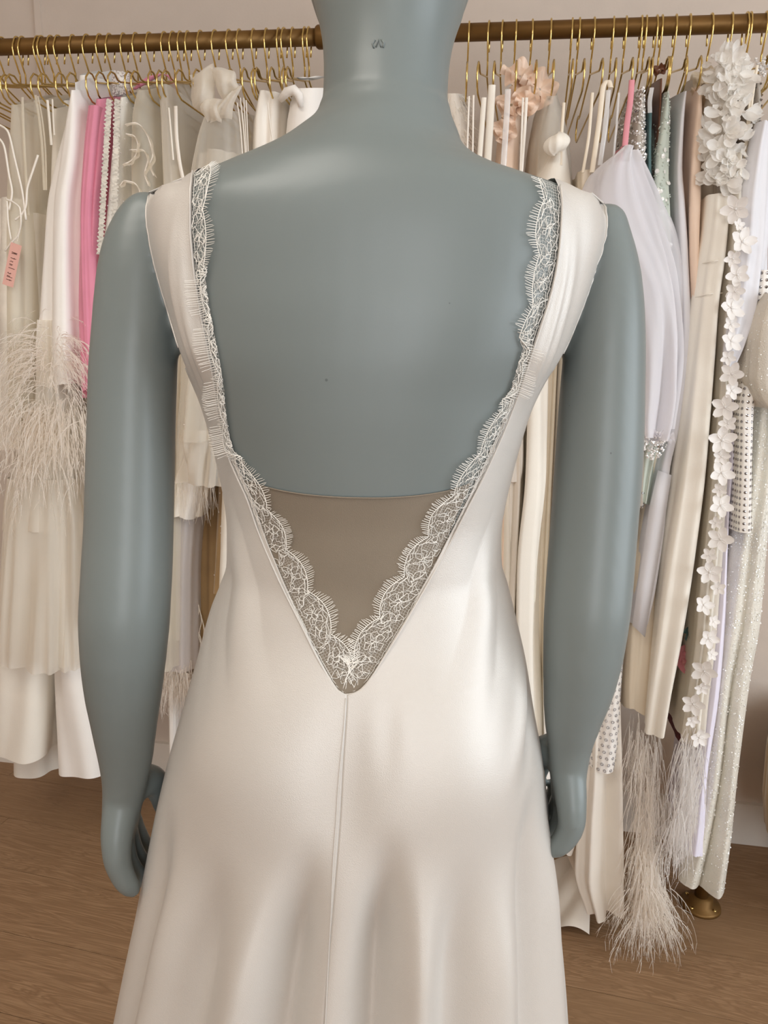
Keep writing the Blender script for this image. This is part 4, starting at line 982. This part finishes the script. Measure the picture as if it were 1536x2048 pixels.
# ---- right of the mannequin
R_ = [(195, 880, 926), (250, 878, 938), (400, 875, 945), (600, 880, 945), (850, 880, 950)]
g = thing('fur_jacket', 'fluffy white faux-fur jacket beside the mannequin neck', 'jacket', R_)
D = Drape(R_, 1.64, .3, ((3, .003),), seed=50, slope=.25); D.mesh('lining', M['fur'], g)
mb = MB()
for p, N in D.pick(1500, 0, .5): strand(mb, p, N+np.array((0, 0, -.6)), random.uniform(.012, .026), .5, .0005, .8, 3)
o = mb.build('fur_pile', M['fur'], g); o['kind'] = 'stuff'
slip('ivory slip dress on twin cord straps beside the fur jacket', [([(938, 192), (936, 250), (933, 340)], .0035), ([(947, 190), (946, 250), (945, 340)], .0035)], [(430, 930, 965), (800, 930, 975), (1100, 930, 985), (1450, 925, 985)], M['ivory'], seed=51)
slip('cream satin dress on broad soft straps beside the twin-cord dress', [([(968, 195), (964, 250), (957, 345)], .010), ([(984, 170), (982, 210), (974, 345)], .014)], [(430, 955, 1000), (870, 985, 1022), (1200, 980, 1020), (1400, 970, 1010)], M['cream'], seed=52)
slip('white gown on a wide shiny strap in front of the blush dress', [([(1016, 178), (1014, 220), (1006, 345)], .011)], [(430, 990, 1030), (850, 1008, 1050), (935, 1000, 1051), (960, 1000, 1046)], M['white'], M['clear'], seed=53, ys=1.585)
slip('cream slip dress on a knotted thin strap beside the blush dress', [([(1053, 195), (1050, 250), (1042, 360)], .006), ([(1046, 195), (1044, 250), (1040, 360)], .004)], [(430, 1020, 1060), (1000, 1010, 1045), (1220, 1000, 1034), (1420, 1000, 1030)], M['ivory'], seed=54)
R_ = [(225, 1004, 1046), (300, 990, 1040), (400, 985, 1035), (700, 990, 1030), (1300, 960, 1005)]
g = thing('blush_ruffle_dress', 'blush satin dress with large ruffled rosettes at the shoulder', 'dress', R_)
Drape(R_, 1.635, .3, ((4, .006), (7, .004)), seed=55, slope=.25).mesh('satin_body', M['blush'], g)
for (u, v, y, r1, ax) in ((1040, 152, 1.655, .040, (.1, -1, .35)), (1080, 178, 1.645, .042, (.35, -1, .1)), (1022, 210, 1.63, .034, (-.3, -1, 0)), (1052, 205, 1.62, .030, (0, -1, -.3)), (1008, 262, 1.625, .028, (-.2, -1, -.1))):
    mb = MB(); ruffle(mb, px(u, v, y), ax, .006, r1, 2, 5, .013); mb.build('rosette', M['blush'], g)
R_ = [(200, 1086, 1118), (250, 1068, 1136), (320, 1056, 1148), (420, 1050, 1150), (600, 1050, 1140), (700, 1050, 1100), (1200, 1035, 1075)]
g = thing('sheer_tulle_dress', 'sheer pale tulle dress between the blush rosettes and the knotted gown', 'dress', R_)
Drape(R_, 1.63, .32, ((4, .006), (9, .004)), seed=56, n=110, slope=.35).mesh('tulle_body', M['tulle'], g)
Drape([(230, 1080, 1128), (420, 1062, 1140), (600, 1062, 1130), (700, 1055, 1095), (1150, 1040, 1070)], 1.66, .26, ((4, .005),), seed=57, slope=.3).mesh('lining', M['tulle2'], g)
R_ = [(288, 1106, 1138), (306, 1096, 1142), (335, 1076, 1147), (380, 1056, 1152), (560, 1050, 1140), (720, 1046, 1104), (870, 1046, 1101), (980, 1042, 1100), (1100, 1030, 1090), (1250, 1028, 1082), (1490, 1035, 1087)]
g = thing('knotted_satin_gown', 'ivory satin gown with a knotted shoulder strap below the tulle dress', 'dress', R_)
Drape(R_, 1.60, .28, ((3, .007), (5, .003)), seed=58, slope=.12).mesh('satin_body', M['cream'], g)
mb = MB(); rows = []; kc = px(1113, 288, 1.585)
for i in range(15):
    p_ = PI*(.03+.94*i/14); rows.append([kc+np.array((.023*math.sin(p_)*math.cos(t)*(1+.10*math.sin(7*t+2*p_)), .020*math.sin(p_)*math.sin(t)*(1+.10*math.sin(7*t)), .018*math.cos(p_)+.004*math.cos(t))) for t in np.arange(40)*2*PI/40])
mb.grid(rows, True); mb.build('knot', M['cream'], g)
slip('champagne satin gown hanging straight behind the knotted gown', [([(1128, 205), (1124, 260), (1122, 330)], .006)], [(400, 1100, 1162), (700, 1094, 1128), (900, 1088, 1116), (1100, 1080, 1106), (1300, 1078, 1100), (1478, 1078, 1107)], M['champagne'], seed=60, yf=1.68, dep=.2)
slip('champagne dress on a looped satin strap beside the knotted gown', [([(1185, 185), (1179, 260), (1166, 345)], .006), ([(1222, 175), (1216, 160), (1206, 175), (1200, 230), (1184, 345)], .010)], [(340, 1150, 1200), (420, 1150, 1205), (600, 1160, 1210), (1000, 1150, 1200), (1350, 1140, 1190)], M['champagne'], M['champagne'], seed=61)
slip('pale gown on clear plastic straps beside the champagne dress', [([(1217, 180), (1212, 240), (1200, 330)], .009), ([(1238, 185), (1234, 240), (1226, 330)], .004)], [(330, 1196, 1232), (420, 1192, 1240), (620, 1200, 1250), (1000, 1185, 1235), (1350, 1175, 1220)], M['ivory'], M['clear'], seed=62)

R_ = [(290, 1246, 1284), (310, 1215, 1296), (345, 1178, 1318), (400, 1158, 1345), (460, 1170, 1368), (520, 1215, 1380), (600, 1260, 1384), (700, 1272, 1382), (780, 1274, 1372), (840, 1276, 1356), (876, 1284, 1338)]
g = thing('puff_sleeve_gown', 'white organza gown with one huge billowing puff sleeve', 'dress', R_)
Drape(R_, 1.545, .24, ((3, .009), (5, .006), (9, .003)), seed=64, slope=0, n=110, e=.9).mesh('puff_sleeve', M['organza'], g)
Drape([(320, 1225, 1285), (420, 1190, 1330), (560, 1240, 1362), (720, 1285, 1362), (860, 1290, 1335)], 1.575, .18, ((3, .009), (5, .006)), seed=65, slope=0, n=90, e=.9).mesh('sleeve_lining', M['organza'], g)
Db = Drape([(240, 1262, 1290), (400, 1240, 1300), (800, 1250, 1300), (900, 1255, 1300)], 1.68, .22, ((3, .004),), seed=66); Db.mesh('bodice', M['coolwhite'], g)
mb = MB()
for k in range(220):
    u, v = random.uniform(1268, 1338), random.uniform(862, 920)
    if v > 925-abs(u-1305)*.9: continue
    mb.add(OCT*random.uniform(.0018, .0042)@rot_rand().T+px(u, v, random.uniform(1.545, 1.575)), OCF)
o = mb.build('crystal_cuff', M['crystal'], g, False); o['kind'] = 'stuff'
mb = MB()
for k in range(3): ruffle(mb, px(1290+k*18, 872+6*math.sin(k), 1.56), (0, -.4, -1), .008, .026, 1, 6, .008)
mb.build('cuff_frill', M['organza'], g)
slip('pink satin slip dress behind the puff sleeve', [([(1264, 160), (1261, 200), (1254, 250), (1250, 292)], .011)], [(292, 1238, 1262), (500, 1230, 1268), (800, 1240, 1270)], M['rose'], seed=67, yf=1.67)
R_ = [(172, 1281, 1290), (205, 1272, 1296), (240, 1265, 1297), (300, 1262, 1300), (500, 1262, 1302), (800, 1262, 1298), (930, 1262, 1294), (1012, 1264, 1290)]
g = thing('silver_beaded_gown', 'slim gown encrusted with silver beads and crystals behind the puff sleeve', 'dress', R_)
D = Drape(R_, 1.60, .3, ((3, .003),), seed=68, slope=.2); D.mesh('beaded_body', M['greybead'], g); beads(D, 900, .0014, .0032, M['crystal'], 'crystals', g, 0, .3); beads(D, 500, .0014, .003, M['silver'], 'silver_beads', g)
slip('teal satin dress on a clear loop strap between the beaded gowns', [([(1304, 175), (1300, 200), (1300, 225)], .008)], [(222, 1294, 1306), (300, 1292, 1304), (500, 1290, 1310), (800, 1280, 1310)], M['teal'], M['clear'], seed=69, yf=1.62, dep=.26)
R_ = [(160, 1318, 1328), (230, 1314, 1326), (310, 1308, 1322), (600, 1306, 1330), (900, 1300, 1325)]
g = thing('brown_satin_dress', 'brown satin dress with a small bow knot at its strap', 'dress', R_)
Drape(R_, 1.625, .3, ((3, .003),), seed=70, slope=.2).mesh('satin_body', M['brown'], g)
mb = MB(); ruffle(mb, px(1318, 138, 1.63), (-.3, -1, .2), .004, .013, 2, 3, .006); mb.build('bow_knot', M['brown'], g)
R_ = [(180, 1332, 1342), (215, 1324, 1346), (260, 1316, 1348), (310, 1307, 1349), (360, 1303, 1350), (420, 1308, 1352), (600, 1312, 1356), (850, 1290, 1340), (960, 1282, 1312), (1010, 1280, 1300)]
g = thing('mint_sequin_gown', 'mint green gown covered in bugle beads and square sequins', 'dress', R_)
D = Drape(R_, 1.60, .3, ((4, .005), (8, .003)), seed=71, slope=.2); D.mesh('tulle_body', M['mint'], g); beads(D, 700, .0012, .0026, M['mint'], 'bugle_beads', g, 0, .6); sequins(D, 90, .0025, .0052, M['sequin'], 'square_sequins', g, 0, .5, -1.2, 1.0)
R_ = [(182, 1366, 1378), (215, 1358, 1376), (260, 1352, 1374), (330, 1346, 1372), (400, 1345, 1378), (520, 1350, 1386), (700, 1352, 1388), (850, 1330, 1370), (940, 1309, 1352), (1070, 1288, 1345), (1180, 1274, 1330), (1252, 1264, 1312)]
g = thing('slim_white_gown', 'slim white satin gown with a turned-up pointed hem beside the mint gown', 'dress', R_)
D = Drape(R_, 1.61, .28, ((3, .004), (5, .002)), seed=73, slope=.2); D.mesh('satin_body', M['coolwhite'], g)
mb = MB(); mb.grid([[px(u+dx*f, v+dv*f, 1.605-.006*math.sin(PI*f)) for f in (0, .5, 1)] for (u, v, dx, dv) in ((1316, 940, 26, 10), (1300, 1010, 32, 6), (1288, 1090, 32, 4), (1276, 1170, 30, 4), (1265, 1250, 24, 24))]); o = mb.build('front_panel', M['coolwhite'], g); o.modifiers.new('th', 'SOLIDIFY').thickness = .002
R_ = [(1080, 1282, 1330), (1130, 1263, 1325), (1260, 1255, 1318), (1400, 1249, 1306), (1428, 1250, 1302)]
g = thing('feather_hem_gown', 'cream satin gown ending in long white ostrich feathers beside the dotted dress', 'dress', R_)
Drape([(700, 1300, 1340)]+R_, 1.63, .24, ((3, .004),), seed=75, slope=0).mesh('satin_body', M['champagne'], g)
mb = MB()
for k in range(430):   # long feather skirt running to the floor
    f = random.random()**.8; v = 1425+f*330; u = 1280+18*math.sin(f*3)+random.gauss(0, 18-4*f); plume(mb, px(u, v, random.uniform(1.60, 1.68)), (random.uniform(-.4, .4)+.15*(u-1280)/30, random.uniform(-.5, 0), -1), random.uniform(.07, .13), 1.2, 7, .0005)
for k in range(240):
    p = px(random.gauss(1296, 14), random.uniform(1690, 1790), random.uniform(1.58, 1.64)); plume(mb, p, (random.uniform(-.6, .7), -.5, -1), random.uniform(.06, .11), 1.0, 7, .0005)
for k in range(170):
    a = random.gauss(0, 1); p = px(1294+20*a, random.uniform(1770, 1845), random.uniform(1.55, 1.62)); plume(mb, p, (.55*a+.25, -.5, -.45), random.uniform(.05, .10), .8, 7, .0005)
V_ = np.concatenate(mb.V); 
mb.V = [np.concatenate([V_[:, :2], np.maximum(V_[:, 2:3], .004+.008*np.abs(np.sin(V_[:, :1]*400)))], 1)]
o = mb.build('feather_skirt', M['feather'], g); o['kind'] = 'stuff'; tag(o, 'long white ostrich feathers')
R_ = [(172, 1394, 1408), (215, 1388, 1412), (300, 1378, 1412), (400, 1372, 1414), (500, 1372, 1409), (640, 1378, 1400), (900, 1365, 1395)]
g = thing('blush_fold_gown', 'pale blush satin gown with vertical folds beside the petal gown', 'dress', R_)
Drape(R_, 1.61, .3, ((3, .004), (5, .003)), seed=77, slope=.2).mesh('satin_body', M['blush'], g)
R_ = [(160, 1396, 1432), (200, 1400, 1428), (400, 1400, 1430), (900, 1370, 1400)]
g = thing('champagne_rosette_dress', 'matte champagne dress with a rolled rosette neckline above the blush gown', 'dress', R_)
Drape(R_, 1.66, .26, ((3, .004),), seed=78, slope=.2).mesh('dress_body', M['champagne'], g)
for (u, v, r) in ((1408, 158, .026), (1424, 176, .022), (1396, 182, .014)):
    mb = MB(); ruffle(mb, px(u, v, 1.64), (-.3, -1, .2), .006, r, 2, 4, .010); mb.build('rosette', M['champagne'], g)
R_ = [(385, 1418, 1466), (460, 1410, 1463), (520, 1399, 1458), (590, 1390, 1448), (720, 1374, 1440), (850, 1361, 1431), (985, 1343, 1420), (1130, 1322, 1402), (1250, 1311, 1382), (1390, 1299, 1354), (1470, 1294, 1338)]
g = thing('petal_bodice_gown', 'long ivory satin gown with a bodice of white organza petals', 'dress', R_)
Drape(R_, 1.575, .26, ((3, .006), (5, .004)), seed=80, slope=0).mesh('satin_skirt', M['cream'], g)
for v0 in (522, 588):
    u0, u1 = np.interp(v0, [520, 590], [1400, 1391]), np.interp(v0, [520, 590], [1457, 1447]); cord([(u0, v0+6), ((u0+u1)/2, v0), (u1, v0-2)], [1.60, 1.5735, 1.60], .0011).build('waist_seam', M['cream'], g)
Dp = Drape([(120, 1440, 1475), (200, 1420, 1490), (300, 1418, 1484), (390, 1416, 1466)], 1.60, .26, ((3, .004),), seed=81, slope=.1); Dp.mesh('bodice', M['tulle2'], g)
pms = [petal_mesh('petal', .045, .04, .012, M['petal'], .35), petal_mesh('petal', .036, .034, .014, M['petal'], .1), petal_mesh('petal', .040, .03, .010, M['petal'], .55)]
for k in range(230):
    if k < 128: u, v = random.gauss(1462, 20), random.uniform(110, 236)
    else: u, v = random.gauss(1450, 20), random.uniform(246, 372)
    u = min(max(u, 1420), 1500); off = 1-((u-1458)/48)**2
    place(random.choice(pms), 'petal', g, px(u, v, 1.60-.05*max(0, off)*random.uniform(.5, 1)), ((u-1458)/60+random.uniform(-.5, .5), -1, random.uniform(-.3, .7)), random.uniform(0, 6.28), random.uniform(.38, .78))
R_ = [(440, 1467, 1490), (520, 1461, 1487), (620, 1452, 1478), (720, 1446, 1471), (820, 1440, 1468), (900, 1432, 1464), (1000, 1424, 1456), (1100, 1412, 1450), (1200, 1402, 1441), (1300, 1394, 1432), (1400, 1379, 1419), (1490, 1365, 1411)]
g = thing('flower_trim_gown', 'sheer gown with a column of white cloth flowers down its edge', 'dress', R_)
Drape([(300, 1474, 1492)]+R_, 1.565, .28, ((4, .004), (9, .003)), seed=83, slope=.1).mesh('tulle_body', M['tulle2'], g)
Drape([(300, 1476, 1488)]+[(v, a+6, b-6) for v, a, b in R_], 1.575, .2, ((4, .003),), seed=84, slope=.1).mesh('lining', M['lacecloth'], g)
fm = [flower_mesh('flower', .026, M['flower']), flower_mesh('flower', .019, M['flower'])]
for i, v in enumerate(range(418, 1490, 33)):
    a, b = np.interp(v, [r[0] for r in R_], [r[1] for r in R_]), np.interp(v, [r[0] for r in R_], [r[2] for r in R_])
    u = (a+b)/2+random.uniform(-.35, .35)*(b-a); big = i % 2 == 0
    place(fm[0 if big else 1], 'cloth_flower', g, px(u, v, 1.552), (random.uniform(-.6, .5), -1, random.uniform(-.3, .4)), random.uniform(0, 6.28), random.uniform(.8, 1.05) if big else random.uniform(.6, .95))
mb = MB()
for k in range(330):
    f = random.random(); v = 1455+f*210; u = 1392-28*f+random.gauss(0, 15); plume(mb, px(u, v, random.uniform(1.545, 1.61)), (random.uniform(-.55, .35), random.uniform(-.4, .1), -1), random.uniform(.06, .12), 1.2, 7, .00048)
o = mb.build('feather_hem', M['feather_cool'], g); o['kind'] = 'stuff'
slip('white gown on a rolled cord strap beside the petal bodice', [([(1515, 130), (1506, 190), (1496, 270), (1484, 385)], .005), ([(1508, 140), (1500, 200), (1492, 280), (1482, 390)], .004)], [(385, 1466, 1494), (700, 1455, 1490), (900, 1455, 1480)], M['lacecloth'], M['champagne'], seed=86, yf=1.66, dep=.2)
R_ = [(150, 1506, 1526), (220, 1500, 1530), (310, 1494, 1520), (500, 1490, 1520)]
g = thing('crystal_strap_dress', 'grey beaded dress with crystal-cluster straps behind the wrapped white gown', 'dress', R_)
D = Drape(R_, 1.62, .26, ((3, .003),), seed=87, slope=.2); D.mesh('beaded_body', M['greybead'], g); beads(D, 260, .002, .0035, M['silver'], 'beads', g)
mb = MB()
for k in range(60): mb.add(OCT*random.uniform(.002, .0045)@rot_rand().T+px(random.gauss(1522, 8), random.gauss(138, 10), random.uniform(1.60, 1.63)), OCF)
o = mb.build('crystal_cluster', M['crystal'], g, False); o['kind'] = 'stuff'
R_ = [(240, 1522, 1552), (300, 1504, 1556), (400, 1486, 1556), (500, 1478, 1550), (600, 1466, 1536), (680, 1458, 1506), (730, 1455, 1476), (752, 1454, 1460)]
g = thing('wrapped_white_gown', 'cool white gown with a twisted satin wrap sleeve beside the flower column', 'dress', R_)
Drape(R_, 1.565, .2, ((3, .007), (5, .004)), seed=88, slope=0).mesh('wrap_sleeve', M['coolwhite'], g)
Drape([(300, 1510, 1550), (900, 1490, 1540)], 1.66, .2, ((3, .004),), seed=89, slope=.1).mesh('gown_body', M['coolwhite'], g)
R_ = [(750, 1462, 1482), (900, 1458, 1478), (1000, 1448, 1470), (1060, 1446, 1466), (1250, 1432, 1462), (1400, 1416, 1450), (1555, 1398, 1424), (1650, 1386, 1420), (1718, 1376, 1416)]
g = thing('lilac_white_gown', 'plain lilac-white gown with a rounded hem between the flower column and sequin gown', 'dress', R_)
Drape([(300, 1488, 1508)]+R_, 1.61, .26, ((3, .003),), seed=90, slope=.1).mesh('crepe_body', M['lilac'], g)
R_ = [(540, 1514, 1550), (640, 1500, 1556), (720, 1484, 1548), (800, 1474, 1520), (900, 1472, 1514), (1000, 1469, 1512), (1066, 1466, 1511)]
g = thing('studded_white_dress', 'white dress set with rows of round silver studs', 'dress', R_)
D = Drape(R_, 1.575, .2, ((2, .002),), seed=92, slope=0, hem=.001); D.mesh('crepe_body', M['white'], g)
mb = MB(); nr_ = len(D.P); cs = 2.2
for z in np.arange(D.z1+.006, D.z0-.004, .0125):
    i = (D.z0-z)/(D.z0-D.z1)*(nr_-1); i0 = min(int(i), nr_-2); row = D.P[i0]*(1-i+i0)+D.P[i0+1]*(i-i0)
    arc = np.concatenate([[0], np.cumsum(np.linalg.norm(np.diff(row, axis=0), axis=1))])
    for a in np.arange(arc[-1]*.24, arc[-1]*.78, .0105):
        p = np.array([np.interp(a, arc, row[:, k]) for k in range(3)]); c_ = row.mean(0); j = np.searchsorted(arc, a); tg_ = row[min(j+1, len(row)-1)]-row[j-1]; N = nrm(np.cross(tg_, (0, 0, 1.)))
        if np.dot(N, p-c_) < 0: N = -N
        disc(mb, p+N*.0006, N, .0029, 8, .45, 0)
o = mb.build('silver_studs', M['silver'], g, False); o['kind'] = 'stuff'
R_ = [(585, 1536, 1560), (620, 1514, 1575), (680, 1497, 1580), (750, 1490, 1580), (800, 1508, 1578), (818, 1530, 1570)]
g = thing('glitter_cape', 'beige glitter cape with a rounded edge over the studded dress', 'cape', R_)
D = Drape(R_, 1.545, .14, ((2, .002),), seed=93, slope=0, hem=0); D.mesh('cape_cloth', M['glitter'], g); sequins(D, 260, .0008, .0014, M['sequin'], 'glitter', g)
R_ = [(600, 1530, 1570), (900, 1516, 1562), (1000, 1500, 1556), (1100, 1480, 1545), (1250, 1460, 1530), (1370, 1441, 1506), (1554, 1424, 1478), (1700, 1394, 1463), (1788, 1368, 1452)]
g = thing('ivory_sequin_gown', 'floor-length ivory sequin gown at the end of the row, above the brass flange', 'dress', R_)
D = Drape(R_, 1.62, .28, ((3, .006), (5, .006)), seed=94, slope=0, n=100, nr=90); D.mesh('sequin_cloth', M['sequin_cloth'], g); sequins(D, 3800, .0013, .0021, M['sequin'], 'sequins', g, .1, 1, tilt=.8)
R_ = [(700, 1236, 1262), (1040, 1238, 1257), (1200, 1232, 1253), (1300, 1222, 1251), (1400, 1196, 1246), (1500, 1180, 1240), (1547, 1172, 1233)]
g = thing('dotted_sequin_dress', 'short white dress with rows of ring-shaped sequin dots beside the feather gown', 'dress', R_)
D = Drape(R_, 1.60, .24, ((2, .003),), seed=96, slope=0, hem=.001); D.mesh('crepe_body', M['white'], g)
mb = MB()
for r_i, z in enumerate(np.arange(D.z1+.006, D.z1+.55, .0145)):
    i = (D.z0-z)/(D.z0-D.z1)*(len(D.P)-1); i0 = min(int(i), len(D.P)-2); row = D.P[i0]*(1-i+i0)+D.P[i0+1]*(i-i0)
    arc = np.concatenate([[0], np.cumsum(np.linalg.norm(np.diff(row, axis=0), axis=1))])
    for a in np.arange(arc[-1]*.22+(.006 if r_i % 2 else 0), arc[-1]*.78, .0145):
        p = np.array([np.interp(a, arc, row[:, k]) for k in range(3)]); j = np.searchsorted(arc, a); N = nrm(np.cross(row[min(j+1, len(row)-1)]-row[j-1], (0, 0, 1.)))
        if np.dot(N, p-row.mean(0)) < 0: N = -N
        a_ = nrm(np.cross(N, (0, 0, 1.))); mb.tube([p+N*.0006+.0030*(math.cos(t)*a_+math.sin(t)*np.array((0, 0, 1.))) for t in np.linspace(0, 2*PI, 9)], .0008, 4, cap=False)
o = mb.build('sequin_dots', M['ring'], g); o['kind'] = 'stuff'
R_ = [(900, 1195, 1240), (1300, 1180, 1240), (1550, 1165, 1246), (1650, 1152, 1248), (1750, 1142, 1250), (1836, 1170, 1246)]
g = thing('train_gown', 'ivory satin gown whose folded train rests on the wooden floor', 'dress', R_)
Drape(R_, 1.62, .26, ((5, .008), (7, .005)), seed=98, slope=0, n=120).mesh('satin_skirt', M['ivory'], g)
mb = MB(); rows = []
for i in range(16):
    f = i/15; row = []
    for j in range(26):
        h = j/25; p = px(1182-90*f, 1800-70*f+22*math.sin(h*PI), 1.66)
        row.append((p[0], 1.64+.26*h-.02*f, .006+.030*abs(math.sin(7*h+3*f))*(1-.5*f)+.09*(1-f)**2*math.sin(PI*h)))
    rows.append(row)
mb.grid(rows); mb.build('train', M['ivory'], g)
# white scalloped gown hem glimpsed behind the right hand
R_ = [(1300, 1085, 1130), (1480, 1080, 1150), (1600, 1078, 1158), (1660, 1080, 1156), (1700, 1088, 1142)]
g = thing('scallop_hem_gown', 'bright white gown with a scalloped hem behind the mannequin right hand', 'dress', R_)
Drape([(500, 1130, 1165), (1000, 1110, 1140)]+R_, 1.64, .14, ((4, .006), (6, .004)), seed=99, slope=0, hem=.014).mesh('crepe_body', M['white'], g)
# small colour accents between the gowns: a rosette dress low on the rail
R_ = [(1000, 1372, 1400), (1250, 1372, 1400), (1420, 1368, 1398)]
g = thing('rose_applique_dress', 'burgundy dress with a pink rose and teal leaf glimpsed between the gowns', 'dress', R_)
Drape([(300, 1430, 1455), (700, 1400, 1430)]+R_+[(1500, 1365, 1400)], 1.68, .2, ((3, .004),), seed=100, slope=.1).mesh('dress_body', M['burgundy'], g)
mb = MB(); ruffle(mb, px(1380, 1322, 1.65), (-.2, -1, .2), .006, .034, 3, 4, .010); mb.build('rose', M['rose'], g)
mb = MB(); ruffle(mb, px(1386, 1272, 1.66), (0, -1, .2), .004, .022, 2, 3, .008); mb.build('leaf', M['teal'], g)

# ------------------------------------------------------------------ channel-tufted tub chair at the right
pc = px(1570, 1700, 1.86); cxh, cyh = float(pc[0])+.185, 1.825
ch = empty('tub_chair', (cxh, cyh, 0), 'beige channel-tufted velvet tub chair past the end of the rail', 'chair')
nch = 22
for k in range(nch):
    a0 = math.radians(-20)+k*math.radians(220)/nch; a1 = a0+math.radians(220)/nch; rows = []
    for zz, rr in ((.17, .215), (.20, .232), (.28, .245), (.40, .25), (.46, .246), (.485, .228), (.47, .205), (.40, .20)):
        rows.append([(cxh+(rr+(.010 if rr > .21 else -.006)*math.sin(PI*g_))*math.cos(a0+(a1-a0)*g_), cyh+(rr+(.010 if rr > .21 else -.006)*math.sin(PI*g_))*math.sin(a0+(a1-a0)*g_), zz) for g_ in (0, .2, .4, .6, .8, 1)])
    MB().grid(rows).build('channel', M['ottoman'], ch)
mb = MB(); lathe(mb, (cxh, cyh, 0), [(0, .30), (.19, .30), (.205, .28), (.205, .18), (.20, .165), (0, .165)], 40); mb.build('seat', M['ottoman'], ch)
for a in (.8, 2.35, 3.95, 5.5): MB().tube([(cxh+.15*math.cos(a), cyh+.15*math.sin(a), .17), (cxh+.165*math.cos(a), cyh+.165*math.sin(a), 0)], [.014, .009], 12).build('leg', M['brass'], ch)

# ------------------------------------------------------------------ say which hanger carries what
free = list(HANG)
for o in [o for o in COL.objects if o.parent is None and o.get('category') in ('dress', 'jacket', 'top', 'skirt', 'trousers', 'cape') and o.name != 'wedding_gown']:
    if not free: break
    k = min(range(len(free)), key=lambda i: abs(free[i][0]-o.location.x))
    if abs(free[k][0]-o.location.x) > .12: continue
    short = o['label']
    for w_ in (' beside ', ' behind ', ' under ', ' in front ', ' at the end', ' above ', ' below ', ' between ', ' over ', ' glimpsed', ', glimpsed', ' ending '): short = short.split(w_)[0]
    words_ = short.split()[:9]
    while words_[-1] in ('with', 'a', 'the', 'on', 'of', 'and', 'in', 'its', 'two', 'one', 'at'): words_.pop()
    free[k][1]['label'] = 'gold wire hanger carrying the '+' '.join(words_); free.pop(k)
for x, e in free: e['label'] = 'gold wire hanger whose garment is lost among its neighbours'
